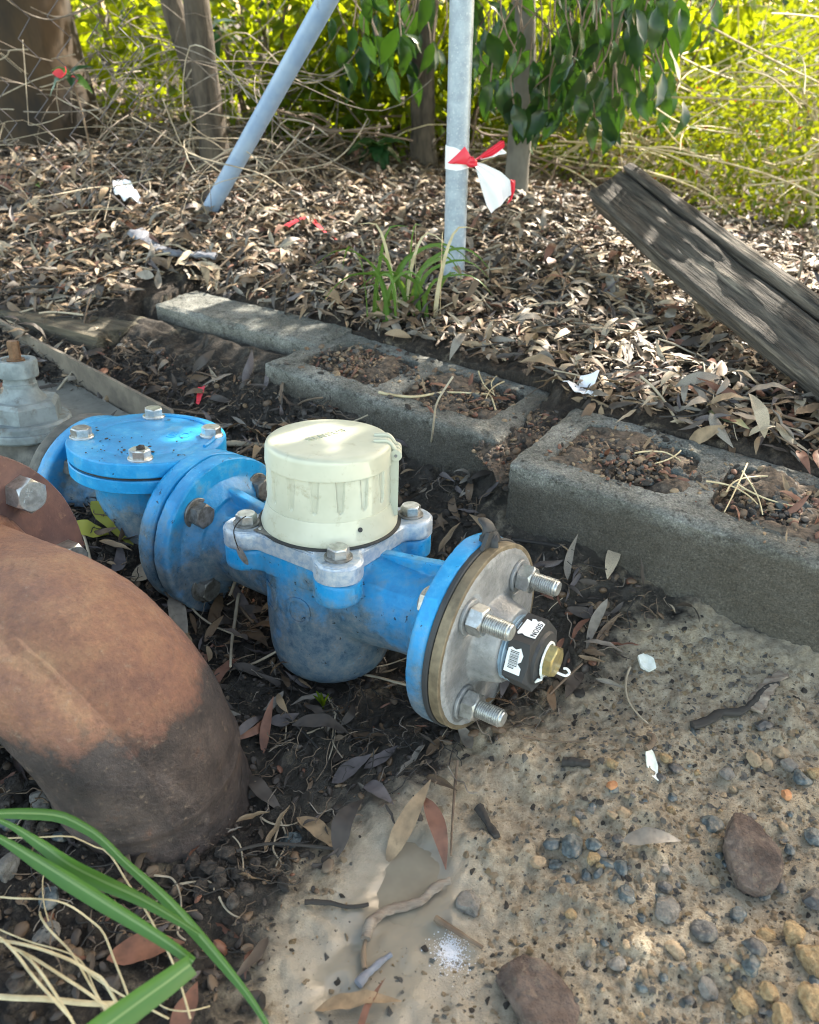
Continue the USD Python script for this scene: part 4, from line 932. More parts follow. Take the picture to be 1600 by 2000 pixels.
# ------------------------------------------------------------------ the split weathered timber at the right
e1, e0 = EYEP + 0.99 * fray(1600, 690), aty(1178, 352, 1.60)
ax = (e1 - e0) / np.linalg.norm(e1 - e0)
nv = np.array([-.30, -.72, .62]); nv -= ax * (nv @ ax); nv /= np.linalg.norm(nv)
wv = np.cross(nv, ax); wv *= -1 if wv[2] < 0 else 1
tmr = thing("split_timber", "heavy grey weathered timber split along its length, leaning in from the right edge", "timber", e0, np.stack([ax, wv, nv], 1))
def beam(L, y0, y1, z0, z1, seed, endcut):
    b = refine(m3.Manifold.cube([L, y1 - y0, z1 - z0]).translate([0, y0, z0]), .007, 1); v = np.array(b.vertices)
    gq = meshkit.fbm(np.stack([v[:, 0] * 3, v[:, 1] * 120, v[:, 2] * 120], 1), 3, seed) - .5
    g2 = meshkit.fbm(np.stack([v[:, 0] * 9, v[:, 1] * 30, v[:, 2] * 30], 1), 3, seed + 5) - .5
    v += b.vertex_normals * (gq * .010 + g2 * .007)[:, None]
    v[:, 0] += (v[:, 0] < .03) * ((meshkit.fbm(v * [0, 90, 90], 2, seed) - .5) * .02 + endcut * (v[:, 1] - y0))
    v[:, 1] += .003 * np.sin(v[:, 0] * 5 + seed) * (v[:, 0] > .1)
    return tri(v, b.faces)
obj("main_baulk", beam(.95, -.034, .032, -.046, 0, 3, .10), "timber", tmr, smooth=40)
obj("split_piece", beam(.95, .040, .060, -.050, .004, 9, .22), "timber", tmr, smooth=40)

# ------------------------------------------------------------------ trees, bushes and undergrowth
def leaf(L, W, curl=0.15, vee=0.12, bend=0.0, n=6, seed=0, tip=.55):
    """One leaf along +x from its stalk, blade facing up."""
    t = np.linspace(0, 1, n + 1)
    w = W / 2 * np.sin(np.pi * t ** tip) ** 0.9
    w[0] = w[-1] = W * .02
    x = L * t; z = curl * L * np.sin(np.pi * t) * .5 + bend * L * t * t; y = .06 * L * math.sin(seed) * np.sin(np.pi * t)
    z = z + .02 * L * np.sin(t * 17 + seed * 3) * np.sin(np.pi * t)
    mid = np.stack([x, y, z], 1); up = vee * w * (1 + .5 * np.sin(t * 9 + seed))
    l, r = mid + np.stack([0 * x, w, up], 1), mid + np.stack([0 * x, -w, up], 1)
    k = np.arange(n); m = n + 1
    f = np.vstack([np.stack([k, k + 1, m + k + 1], 1), np.stack([k, m + k + 1, m + k], 1), np.stack([2 * m + k, 2 * m + k + 1, k + 1], 1), np.stack([2 * m + k, k + 1, k], 1)])
    return np.vstack([mid, l, r]), f

def frames(d, up):
    d = d / np.linalg.norm(d, axis=1, keepdims=True)
    s = np.cross(up, d); s /= np.linalg.norm(s, axis=1, keepdims=True) + 1e-9
    return np.stack([d, s, np.cross(d, s)], -1)             # columns: along, across, blade normal

def leaf_cloud(pos, dirs, size, proto, r):
    """All the leaves of a crown in one mesh."""
    v0, f0 = proto
    F = frames(dirs, r.normal(size=dirs.shape) * .7 + [0, 0, .6])
    v = np.einsum("nij,kj->nki", F, v0) * size[:, None, None] + pos[:, None]
    f = f0[None] + (np.arange(len(pos)) * len(v0))[:, None, None]
    return tri(v.reshape(-1, 3), f.reshape(-1, 3))

SMALL = (np.array([[0, 0, 0], [.5, .27, .05], [.5, -.27, .05], [1, 0, -.06], [.5, 0, 0]]), np.array([[0, 4, 1], [4, 3, 1], [0, 2, 4], [4, 2, 3]]))

def clumps(c, rad, n, per, spread, r, shell=.55):
    """Leaf places gathered in clumps near the outside of an ellipsoid."""
    d = r.normal(size=(n, 3)); d /= np.linalg.norm(d, axis=1)[:, None]
    q = c + d * rad * (shell + (1 - shell) * r.random((n, 1)) ** .6)
    p = np.repeat(q, per, 0) + r.normal(size=(n * per, 3)) * spread
    return p, p - np.repeat(q, per, 0) + r.normal(size=(n * per, 3)) * spread * .6 + [0, 0, -.25 * spread]

def bush(name, label, cat_, x, y, rad, h, n, per, leafsize, mat, seed, group, stemmat="twig_brown", tilt=1.0, reds=0, shell=.35, depth=.8):
    r = np.random.default_rng(seed)
    z0 = float(ground_z(x, y))
    b = thing(name, label, cat_, (x, y, z0), group=group)
    p, d = clumps(np.array([0, 0, h * .52]), np.array([rad, rad * depth, h * .52]), n, per, .055 * tilt, r, shell)
    keep = p[:, 2] > -.02; p, d = p[keep], d[keep]
    obj("foliage", leaf_cloud(p, d, leafsize * (.7 + .6 * r.random(len(p))), SMALL, r), mat, b, smooth=False, kind="stuff")
    if reds:
        k = r.choice(len(p), reds, False)
        obj("red_leaves", leaf_cloud(p[k] + .01, d[k], leafsize * (.6 + .5 * r.random(reds)), SMALL, r), "leaf_red", b, smooth=False, kind="stuff")
    for k in range(7):
        a, q = r.random() * 6.28, r.random(2)
        e = np.array([rad * .6 * math.cos(a) * q[0], rad * .5 * math.sin(a) * q[0], h * (.5 + .4 * q[1])])
        s_ = np.array([.06 * math.cos(a), .06 * math.sin(a), -.05])
        obj("stem", tube(curve([s_, s_ * .4 + e * .45 + r.normal(size=3) * .03, e], 14), np.linspace(.011, .003, 14) * (.6 + .6 * r.random()), 6), stemmat, b, smooth=60)
    return b

G_B = "sunlit yellow green bushes behind the fence line"
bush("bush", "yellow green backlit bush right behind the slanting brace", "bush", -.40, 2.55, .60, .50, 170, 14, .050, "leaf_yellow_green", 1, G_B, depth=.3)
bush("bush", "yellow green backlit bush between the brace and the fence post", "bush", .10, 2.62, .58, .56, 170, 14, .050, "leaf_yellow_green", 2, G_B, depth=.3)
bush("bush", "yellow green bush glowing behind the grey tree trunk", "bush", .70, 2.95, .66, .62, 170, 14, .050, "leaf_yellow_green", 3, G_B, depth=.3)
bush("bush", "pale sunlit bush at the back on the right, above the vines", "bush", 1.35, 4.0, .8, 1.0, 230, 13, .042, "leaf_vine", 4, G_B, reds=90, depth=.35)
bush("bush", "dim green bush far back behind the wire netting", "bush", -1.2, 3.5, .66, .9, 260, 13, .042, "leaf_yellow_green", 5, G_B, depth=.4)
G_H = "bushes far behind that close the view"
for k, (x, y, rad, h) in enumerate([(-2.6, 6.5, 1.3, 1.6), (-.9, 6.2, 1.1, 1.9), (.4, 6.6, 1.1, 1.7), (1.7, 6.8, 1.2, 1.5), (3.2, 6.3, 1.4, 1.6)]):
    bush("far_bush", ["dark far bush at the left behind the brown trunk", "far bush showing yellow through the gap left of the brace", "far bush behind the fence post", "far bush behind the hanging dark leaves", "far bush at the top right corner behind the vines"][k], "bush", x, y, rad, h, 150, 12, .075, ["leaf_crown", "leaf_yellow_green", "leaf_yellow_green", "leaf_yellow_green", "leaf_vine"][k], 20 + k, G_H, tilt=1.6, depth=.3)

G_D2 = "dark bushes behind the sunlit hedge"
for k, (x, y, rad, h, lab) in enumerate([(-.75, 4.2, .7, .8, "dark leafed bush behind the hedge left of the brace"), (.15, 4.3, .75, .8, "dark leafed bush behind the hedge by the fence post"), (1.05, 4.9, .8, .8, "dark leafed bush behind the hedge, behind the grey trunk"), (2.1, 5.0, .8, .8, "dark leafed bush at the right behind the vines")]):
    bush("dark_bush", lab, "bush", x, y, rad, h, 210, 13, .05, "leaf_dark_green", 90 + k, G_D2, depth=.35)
# the vine thicket over the lower ground at the right
G_V = "sunlit vine thickets at the right edge"
for k, (x, y, rad, h, n, lab) in enumerate([(1.02, 2.15, .36, .40, 300, "sunlit tangle of small leaved vines low down behind the split timber"), (1.45, 2.75, .55, .62, 420, "tall bright vine thicket with reddish leaves at the right edge"), (.62, 2.5, .34, .30, 230, "low sunlit vines just right of the grey trunk"), (1.75, 2.0, .5, .45, 300, "nearest sunlit vine tangle at the right edge")]):
    b = bush("vine_thicket", lab, "vines", x, y, rad, h, n, 12, .021, "leaf_vine", 40 + k, G_V, "straw", .75, reds=70, shell=.5)
    r = np.random.default_rng(60 + k)
    ms = []
    for q in range(150):
        a = r.random() * 6.28; p = np.array([rad * r.normal() * .6, rad * r.normal() * .5, h * r.random()]); d = np.array([math.cos(a), math.sin(a) * .6, r.normal() * .4]) * (.08 + .16 * r.random())
        ms.append(tube(curve([p - d, p + r.normal(size=3) * .02, p + d + [0, 0, -.05 * r.random()]], 8), .0011 + .0012 * r.random(), 4))
    obj("dry_stems", cat(ms), "straw", b, smooth=60, kind="stuff")

# the tree with big dark leaves: trunk, limbs, hanging leaves one by one, and the crown that shades the place
tb = at(1003, 392, .19)
tree = thing("shade_tree", "tree with a slim grey trunk and big drooping dark leaves, right of the fence post", "tree", tb)
r = np.random.default_rng(5)
tk = curve([[0, 0, -.06], [.005, 0, .2], [-.012, .01, .55], [.03, .0, 1.1], [.0, .05, 1.7], [.1, .1, 2.4]], 40)
tm = tube(tk, np.interp(np.linspace(0, 1, 40), [0, .06, .3, 1], [.034, .027, .0235, .014]), 20)
obj("trunk", jitter(tm, .003, 40, 3), "trunk_grey", tree, smooth=60)
limbs = [[[-.012, .01, .50], [.16, -.12, .62], [.34, -.22, .60]], [[-.012, 0, .56], [-.14, -.08, .66], [-.26, -.10, .62]], [[.01, 0, .7], [.28, -.02, .74], [.52, -.06, .60]], [[.0, 0, .45], [.08, -.10, .47], [.15, -.16, .40]], [[.02, 0, .9], [.2, -.3, 1.1], [.5, -.5, 1.3]], [[.02, 0, 1.0], [.5, .1, 1.4], [.9, .1, 1.8]], [[0, 0, 1.2], [-.4, -.1, 1.6], [-.7, -.2, 1.9]], [[.02, .02, 1.3], [.2, .5, 1.7], [.4, .8, 2.0]]]
for l_ in limbs:
    obj("limb", tube(curve(l_, 18), np.linspace(.011, .004, 18), 7), "trunk_brown", tree, smooth=60)
# hanging leaves (places seen in the photograph, each at its own depth on the drooping twigs)
zones = [(905, 1330, -40, 130, 112), (930, 1300, 100, 205, 62), (1000, 1200, 180, 240, 22), (1150, 1345, 130, 230, 20), (1130, 1420, -40, 80, 30), (690, 870, -30, 110, 34), (640, 840, 20, 160, 20)]
tw = []
for (u0, u1, v0, v1, n) in zones:
    for q in range(n):
        u, v = u0 + (u1 - u0) * r.random(), v0 + (v1 - v0) * r.random()
        y = 1.62 + .55 * r.random() if u > 880 else 1.9 + .5 * r.random()
        p = aty(u, v, y)
        L = .046 + .038 * r.random()
        d = np.array([r.normal() * .38, r.normal() * .35, -1 + .25 * r.normal()])
        vv, ff = leaf(1, .40 + .08 * r.random(), .16 * r.normal(), .35, -.15 * r.random(), 6, r.random() * 6, .8)
        upv = np.array([r.normal() * .8, -1.0, r.normal() * .5 + .3])
        F = frames(d[None], upv[None])[0]
        obj("leaf", tri((vv * L) @ F.T + p - tb, ff), "leaf_dark_green", tree, smooth=True)
        if q % 2 == 0:
            tw.append(tube(curve([p - tb, p - tb + [r.normal() * .02, .03, .06], p - tb + [r.normal() * .05, .06, .15]], 6), .0016, 4))
obj("twigs", cat(tw), "twig_brown", tree, smooth=60, kind="stuff")
SPOTS = [(ploc([XM - .033, .012, .1535]), .075), (ploc([SX + .03, .03, .09]), .06), (on(1310, 620), .09), (on(1185, 735), .07), (on(255, 640), .09), (on(900, 770), .06), (on(1120, 470), .12), (on(560, 420), .12), (on(700, 400), .10), (on(470, 540), .07), (on(1000, 560), .06), (on(1300, 760), .06), (on(150, 330), .16), (on(40, 300), .16), (on(300, 350), .12), (on(620, 330), .12), (on(760, 440), .08)]
crown = []
for c, rad, n in (((.42, -.25, 1.35), (.85, .75, .5), 225), ((.95, .0, 1.75), (.7, .8, .5), 180), ((-.25, -.3, 1.6), (.75, .7, .5), 165), ((.35, .15, 2.05), (.95, .9, .45), 190), ((.1, -.85, 1.15), (.55, .4, .35), 110)):
    p, d = clumps(np.array(c), np.array(rad), n, 14, .10, r, .35)
    k = (p[:, 2] > .78)
    for hp, hr in SPOTS:
        w_ = p + tb - hp; k &= np.linalg.norm(w_ - np.outer(w_ @ SUN, SUN), axis=1) > hr
    crown.append(leaf_cloud(p[k], d[k] + [0, 0, -.06], .085 * (.75 + .5 * r.random(k.sum())), SMALL, r))
obj("crown", cat(crown), "leaf_crown", tree, smooth=False, kind="stuff")

def trunk_tree(name, label, u, v, z, pts, rad, mat, seed, crown_at=None, cat_="tree", leafmat="leaf_crown"):
    o = at(u, v, z)
    t_ = thing(name, label, cat_, o)
    k = curve(pts, 36)
    obj("trunk", jitter(tube(k, np.interp(np.linspace(0, 1, 36), *rad), 22), .006, 22, seed), mat, t_, smooth=60)
    if crown_at is not None:
        rr_ = np.random.default_rng(seed)
        p, d = clumps(np.array(crown_at[0]), np.array(crown_at[1]), crown_at[2], 12, .1, rr_, .3)
        obj("crown", leaf_cloud(p, d, .08 * (.7 + .6 * rr_.random(len(p))), SMALL, rr_), leafmat, t_, smooth=False, kind="stuff")
    return t_
trunk_tree("dark_tree", "dark forked tree trunk left of the slanting brace", 425, 315, .27, [[0, 0, -.1], [-.01, .02, .3], [.01, .02, .8], [.0, .05, 2.0]], ([0, .1, .4, 1], [.045, .030, .026, .018]), "trunk_brown", 5, ((-.1, .2, 2.3), (.9, .8, .6), 150))
trunk_tree("dark_tree", "dark leaning stem beside the forked trunk, at the back left", 378, 250, .33, [[.06, 0, -.1], [.01, .0, .15], [-.06, .02, .5], [-.16, .05, 1.6]], ([0, .2, .5, 1], [.03, .024, .02, .014]), "trunk_brown", 6, ((-.3, .2, 1.9), (.6, .6, .4), 70))
trunk_tree("dark_tree", "dark stem just left of the fence post, standing in shade", 832, 318, .22, [[0, 0, -.1], [-.01, .0, .2], [.02, .02, .6], [.06, .05, 1.6]], ([0, .1, .4, 1], [.05, .032, .026, .018]), "trunk_brown", 7, ((.0, .3, 1.9), (.6, .5, .4), 70))
trunk_tree("dark_tree", "thin dark stem leaning left, between the brace and the post", 772, 290, .22, [[.0, 0, -.1], [.0, .0, .2], [.04, .02, .6], [.08, .05, 1.5]], ([0, .1, .4, 1], [.022, .017, .014, .01]), "trunk_brown", 8, ((.0, .3, 1.8), (.5, .5, .4), 50))
trunk_tree("big_tree", "thick ochre brown trunk at the top left corner behind the netting", 25, 225, .36, [[0, .1, -.2], [.0, .1, .3], [.02, .1, 1.0], [.0, .1, 2.6]], ([0, .12, .4, 1], [.20, .15, .13, .10]), "trunk_ochre", 9, ((.0, .3, 3.0), (1.2, 1.1, .7), 160))

# dry vine stems lying and standing in a tangle at the left
def tangle(name, label, cat_, n, box_, matname, seed, rad, leng, group=None):
    r = np.random.default_rng(seed); ms = []
    for k in range(n):
        x, y = r.uniform(box_[0], box_[1]), r.uniform(box_[2], box_[3])
        z = float(ground_z(x, y)); h = box_[4] * r.random() ** 1.6; a = r.random() * 6.28; L = leng * (.4 + r.random())
        d = np.array([math.cos(a), math.sin(a) * .6, r.normal() * .35]) * L
        p = np.array([x, y, z + h])
        q = [p - d + r.normal(size=3) * .03, p - d * .4 + r.normal(size=3) * .03, p + d * .35 + r.normal(size=3) * .04, p + d + [0, 0, -.25 * L * r.random()]]
        c = curve(q, 16); c[:, 2] = np.maximum(c[:, 2], ground_z(c[:, 0], c[:, 1]) + .004)
        ms.append(tube(c, rad * (.5 + r.random()), 4))
    return obj(name, cat(ms), matname, smooth=60, label=label, cat=cat_, group=group, kind="stuff")
tangle("dry_vines", "grey brown dry vine stems tangled over the litter at the top left", "dry vines", 280, (-1.5, -.2, 1.7, 2.7, .34), "twig_grey", 3, .0010, .22)
tangle("pale_stems", "pale bleached dry stems among the vines at the top left", "dry stems", 130, (-1.5, -.25, 1.65, 2.6, .26), "twig_pale", 4, .0010, .20)
tangle("dry_twigs", "thin dry twigs at the feet of the bushes in the middle", "dry twigs", 80, (-.3, .6, 2.1, 2.8, .14), "twig_brown", 5, .002, .16)

def rosette(name, label, o, n, L, W, mats, seed, cat_="plant", h=.0):
    r = np.random.default_rng(seed); t_ = thing(name, label, cat_, o)
    if h:
        obj("stem", tube(curve([[0, 0, -h], [.01, 0, -h * .5], [0, 0, 0]], 10), .0022, 5), "twig_brown", t_, smooth=60)
    for k in range(n):
        a = k * 2.4 + r.random() * .5; el_ = .1 + .7 * r.random() if not h else r.uniform(-.7, .5)
        d = np.array([math.cos(a) * math.cos(el_), math.sin(a) * math.cos(el_), math.sin(el_)])
        vv, ff = leaf(L * (.7 + .5 * r.random()), W, .15, .25, -.25, 6, k, .8)
        F = frames(d[None], np.array([[0, -.3, 1.0]]))[0]
        obj("leaf", tri(vv @ F.T, ff), mats[k % len(mats)], t_, smooth=True)
    return t_
rosette("weed", "small dark leaved weed between the dark stems and the fence post", aty(735, 285, 2.25), 16, .075, .034, ["leaf_dark_green"], 3, h=.16)
rosette("weed", "green leafed sprig hanging in front of the dark trunk, top left", aty(405, 60, 2.2), 8, .07, .03, ["leaf_dark_green"], 4, h=.35)
rosette("weed", "bright green low weed in the litter at the left edge", aty(90, 370, 1.9), 12, .04, .02, ["grass_green", "leaf_yellow_green"], 6, h=.05)
fw = rosette("red_flower", "plant with a small red flower and five green leaves behind the netting", aty(137, 146, 1.75), 6, .052, .022, ["leaf_dark_green", "grass_green"], 8, "flowering plant", .22)
for k, (dx, dz) in enumerate(((-.012, .002), (.012, -.010), (0, .006))):
    vv, ff = leaf(.022 - .005 * k, .017, .2, .2, 0, 6, k, .8)
    F = frames(np.array([[(-1, 1, .1)[k], -.4, .1]]), np.array([[0, -1.0, .3]]))[0]
    obj("petal", tri(vv @ F.T + [dx * .4, -.014, dz], ff), "flower_red", fw, smooth=True)

# ------------------------------------------------------------------ litter, twigs, gravel
def rubble(q, fine, rough=.5):
    """A broken stone: a ball cut by a handful of planes, its arrises then worn and pitted."""
    t_ = trimesh.creation.icosphere(4 if fine else 3, 1.0); v = np.array(t_.vertices)
    for k in range(11):
        n = q.normal(size=3); n /= np.linalg.norm(n); h = .60 + .26 * q.random()
        over = np.clip(v @ n - h, 0, None); v -= over[:, None] * n * .92
    t_ = jitter(tri(v, t_.faces), .16 * rough / .5, 1.6, int(q.integers(1000)), 3)
    return jitter(t_, .075, 7, int(q.integers(1000)), 3)
rects = [(T2, R2, .39, .19), (T3, R3, .60, .19), (b1, R1, .365, .10)]
def on_block(x, y, m=.004):
    hit = np.zeros(np.shape(x), bool)
    for t, rot, L, W in rects:
        q = (np.stack([x, y], -1) - t[:2]) @ rot[:2, :2]
        hit |= (q[..., 0] > -m) & (q[..., 0] < L + m) & (q[..., 1] > -m) & (q[..., 1] < W + m)
    return hit
def normals(x, y, e=.012):
    nx_ = (ground_z(x - e, y) - ground_z(x + e, y)) / (2 * e); ny_ = (ground_z(x, y - e) - ground_z(x, y + e)) / (2 * e)
    n = np.stack([nx_, ny_, np.ones_like(nx_)], -1)
    return n / np.linalg.norm(n, axis=-1, keepdims=True)

def scatter(name, label, cat_, protos, x, y, lift, tilt, size, r, which=None, hard=None):
    """An instancer of the given (mesh, material) prototypes lying on the soil."""
    pi = UsdGeom.PointInstancer.Define(stage, numbered("/World/" + name))
    tag(pi, label, cat_, kind="stuff")
    rel = pi.CreatePrototypesRel()
    for k, (m, mat) in enumerate(protos):
        g_ = usdkit.mesh(stage, f"{pi.GetPath()}/piece_{k:03d}", m, "/World/Looks/" + mat, hard if hard else True)
        rel.AddTarget(g_.GetPath())
    n = len(x)
    z = ground_z(x, y) + lift
    nn = normals(x, y); nn = nn + r.normal(size=nn.shape) * np.broadcast_to(tilt, (n,))[:, None]; nn /= np.linalg.norm(nn, axis=1)[:, None]
    a = r.random(n) * 2 * np.pi
    d = np.stack([np.cos(a), np.sin(a), 0 * a], 1)
    F = frames(d - nn * (d * nn).sum(1, keepdims=True), nn)
    q = R.from_matrix(F).as_quat().astype(np.float32)
    pi.CreatePositionsAttr(Vt.Vec3fArray.FromNumpy(np.stack([x, y, z], 1).astype(np.float32)))
    pi.CreateOrientationsAttr(Vt.QuathArray([Gf.Quath(float(w), float(i), float(j), float(k)) for i, j, k, w in q]))
    pi.CreateScalesAttr(Vt.Vec3fArray.FromNumpy(np.repeat(size[:, None], 3, 1).astype(np.float32)))
    pi.CreateProtoIndicesAttr(Vt.IntArray.FromNumpy((which if which is not None else r.integers(0, len(protos), n)).astype(np.int32)))
    return pi

r = np.random.default_rng(77)
shapes = [tri(*leaf(1, w, c, v, b, 8, s, t)) for w, c, v, b, s, t in ((.15, .10, .3, .0, 1, .75), (.17, -.25, .5, .1, 2, .7), (.20, .35, .2, -.1, 3, .8), (.24, .2, -.4, .05, 4, .7), (.14, -.12, .6, -.15, 5, .65), (.28, .5, .3, 0, 6, .8), (.17, .05, .9, .2, 7, .7))]
names_ = ["litter_brown", "litter_tan", "litter_grey", "litter_pale", "litter_red", "litter_dark", "litter_violet"]
wts = np.array([.20, .20, .22, .14, .07, .09, .08])
protos = [(m, k) for m in shapes for k in names_]
def pick(n, w=wts):
    return r.integers(0, len(shapes), n) * len(names_) + r.choice(len(names_), n, p=w / w.sum())

def sample(n, x0, x1, y0, y1, keep):
    x, y = r.uniform(x0, x1, n), r.uniform(y0, y1, n)
    k = keep(x, y); return x[k], y[k]
def dist(x, y):
    p = np.stack([x, y], -1); s = (p - ROW_P) @ ROW_D; return (p - ROW_P) @ ROW_N + .058 * sstep(s, .36, .42), s
def backside(x, y):
    d, s = dist(x, y)
    return ((d > .19) | ((s < -.42) & (d > -.02) & (x < -.45) & (y > 1.33))) & ~on_block(x, y) & (y < 2.9) & (np.abs(x) < .75 * y + .15)
x, y = sample(62000, -1.9, 1.6, .8, 2.9, backside)
scatter("leaf_litter", "thick litter of dry narrow gum leaves, grey, tan and brown, behind the blocks", "leaf litter", protos, x, y, .003 + .018 * r.random(len(x)) ** 1.5, .24, .014 + .044 * r.random(len(x)) ** 1.5, r, pick(len(x), np.array([.22, .20, .20, .13, .07, .14, .04])))
def pit(x, y):
    d, s = dist(x, y)
    return (d < -.002) & ~on_block(x, y, .012) & (sand_at(np.stack([x, y], -1)) < .30 + .45 * r.random(np.shape(x)) ** 3) & (y > .22) & (np.abs(x) < .62 * y + .12)
x, y = sample(8200, -.9, .5, .3, 1.5, pit)
k = r.random(len(x)) < np.where(y < .62, .20, .62); x, y = x[k], y[k]
scatter("dark_litter", "wet dark leaf scraps strewn over the soil round the pipes", "leaf litter", protos, x, y, .001 + .011 * r.random(len(x)), .5, .012 + .042 * r.random(len(x)) ** 1.7, r, pick(len(x), np.array([.22, .08, .12, .05, .08, .33, .12])))
# mulch crumbs: bark and leaf fragments, also over the soil in the cores
flake = []
for k in range(5):
    t_ = trimesh.creation.icosphere(1, 1.0); t_.apply_scale([1, .36 + .12 * k, .2 + .09 * k]); flake.append(jitter(t_, .3, 1.5, k))
fl_mats = ["clod", "litter_brown", "litter_dark", "litter_tan", "litter_red", "twig_brown"]
x, y = sample(42000, -.9, .5, .26, 1.5, pit)
fw_ = np.array([.46, .13, .30, .015, .025, .07])
def pickf(n, w=fw_):
    return r.integers(0, 5, n) * len(fl_mats) + r.choice(len(fl_mats), n, p=w)
scatter("soil_crumbs", "crumbs of dark earth and bark on the bare soil round the pipes", "soil", [(m, k) for m in flake for k in fl_mats], x, y, .001 + .002 * r.random(len(x)), .8, .0011 + .0062 * r.random(len(x)) ** 4, r, pickf(len(x)), hard=30)
for name, (Rb, Tb), lab in (("core_crumbs", (R2, T2), "leaf crumbs and bark bits lying in the hollows of the middle block"), ("core_crumbs", (R3, T3), "leaf crumbs and small bluish gravel lying in the hollows of the nearest block")):
    pts = []
    for c in CORES:
        u = np.stack([c[0] + c[2] * (.5 + .235 * r.normal(size=1100)), c[1] + c[3] * (.5 + .235 * r.normal(size=1100)), -.0065 + .008 * r.random(1100)], 1)
        u[:, 0] = np.clip(u[:, 0], .004, .386); u[:, 1] = np.clip(u[:, 1], .004, .186)
        ou = np.maximum.reduce([c[0] - u[:, 0], u[:, 0] - c[0] - c[2], c[1] - u[:, 1], u[:, 1] - c[1] - c[3]]) > 0
        u[ou, 2] = .0005 + .001 * r.random(ou.sum())
        pts.append(u @ Rb.T + Tb)
    p = np.vstack(pts)
    pr_ = [(m, k) for m in flake for k in fl_mats] + [(tri(shapes[3].vertices * 6, shapes[3].faces), "litter_red"), (tri(shapes[0].vertices * 7, shapes[0].faces), "litter_tan")] + [(tri(rubble(np.random.default_rng(q), False, 0.8).vertices * 1.3, trimesh.creation.icosphere(3).faces), m) for q, m in ((1, "stone_blue"), (2, "stone_dark"), (3, "stone_grey"))]
    wh = pickf(len(p), np.array([.28, .20, .14, .2, .10, .08])); q_ = r.random(len(p)); wh = np.where(q_ < .06, 30 + r.integers(0, 2, len(p)), wh); wh = np.where(q_ > (.93 if Rb is R3 else .985), 32 + r.integers(0, 3, len(p)), wh)
    pi = scatter(name, lab, "leaf litter", pr_, p[:, 0], p[:, 1], p[:, 2] - ground_z(p[:, 0], p[:, 1]), .5, .0010 + .0052 * r.random(len(p)) ** 2.6, r, wh, hard=30)

jx = JOINT[r.integers(0, len(JOINT), 700)] + r.normal(size=(700, 3)) * [.003, .003, .0005]
scatter("joint_crumbs", "red brown bark crumbs filling the joint between the two hollow blocks", "leaf litter", [(m, k) for m in flake for k in fl_mats], jx[:, 0], jx[:, 1], jx[:, 2] - ground_z(jx[:, 0], jx[:, 1]) + .001, .6, .0012 + .005 * r.random(700) ** 2.5, r, pickf(700, np.array([.30, .24, .18, .10, .12, .06])), hard=30)
# twigs
tws = []
for k in range(6):
    q = np.array([[-.5, 0, 0], [-.2, .04 * r.normal(), .01], [.15, .05 * r.normal(), .02], [.5, .05 * r.normal(), 0]])
    tws.append(tube(curve(q, 12), .022 * (.7 + .5 * r.random()), 5))
x, y = sample(5200, -1.6, 1.4, .8, 2.6, backside)
x2, y2 = sample(330, -.8, .5, .4, 1.4, pit)
x, y = np.r_[x, x2], np.r_[y, y2]
scatter("twig_litter", "short dry twigs scattered through the litter", "twigs", [(m, k) for m in tws for k in ("twig_brown", "twig_black", "twig_pale")], x, y, .008 + .012 * r.random(len(x)), .18, .02 + .085 * r.random(len(x)) ** 2, r)
x, y = sample(22000, -1.6, 1.4, .8, 2.5, backside)
scatter("litter_crumbs", "broken leaf and bark crumbs mixed through the litter behind the blocks", "leaf litter", [(m, k) for m in flake for k in fl_mats], x, y, .002 + .012 * r.random(len(x)), .6, .002 + .006 * r.random(len(x)) ** 2, r, pickf(len(x), np.array([.25, .28, .25, .08, .08, .06])), hard=30)
fib = []
for k in range(8):
    q = np.cumsum(r.normal(size=(7, 3)) * [.04, .07, .04] + [.16, 0, 0], 0); q -= q.mean(0); q[:, 2] = np.abs(q[:, 2])
    fib.append(tube(curve(q, 14), .016, 4))
x, y = sample(9000, -.9, .5, .3, 1.5, pit)
scatter("root_fibres", "fine dark and pale root fibres and stalks matted over the soil round the pipes", "roots", [(m, k) for m in fib for k in ("twig_brown", "twig_black", "twig_brown", "twig_black", "twig_black", "twig_brown", "twig_black", "twig_grey")], x, y, .002 + .010 * r.random(len(x)), .5, .012 + .030 * r.random(len(x)) ** 1.5, r)
# fine gravel pressed into the sand
stones = []
for k in range(6):
    q_ = np.random.default_rng(50 + k); t_ = trimesh.convex.convex_hull(q_.normal(size=(13, 3)) * .2 + (lambda a: a / np.linalg.norm(a, axis=1)[:, None])(q_.normal(size=(13, 3))) * .8); t_.apply_scale([1, .62 + .07 * k, .55]); stones.append(t_)
sm = ["stone_tan", "stone_grey", "stone_dark", "stone_blue", "stone_ochre", "clod"]
def sandy(x, y):
    d, s = dist(x, y)
    return (sand_at(np.stack([x, y], -1)) > .55) & (d < -.01) & (np.abs(x) < .55 * y + .14) & ~((np.abs(x - pud[0]) < .045) & (np.abs(y - pud[1]) < .05))
x, y = sample(90000, -.25, .75, .2, .9, sandy)
dens_ = sstep(x + .25 * (.55 - y), .02, .25)
k = r.random(len(x)) < .16 + .84 * dens_; x, y = x[k], y[k]
scatter("gravel", "fine gravel and grit pressed into the pale wet sand", "gravel", [(m, k) for m in stones for k in sm], x, y, -.0002, .3, .0007 + .0038 * r.random(len(x)) ** 6, r, r.integers(0, 6, len(x)) * 6 + r.choice(6, len(x), p=[.50, .24, .07, .05, .06, .08]), hard=25)

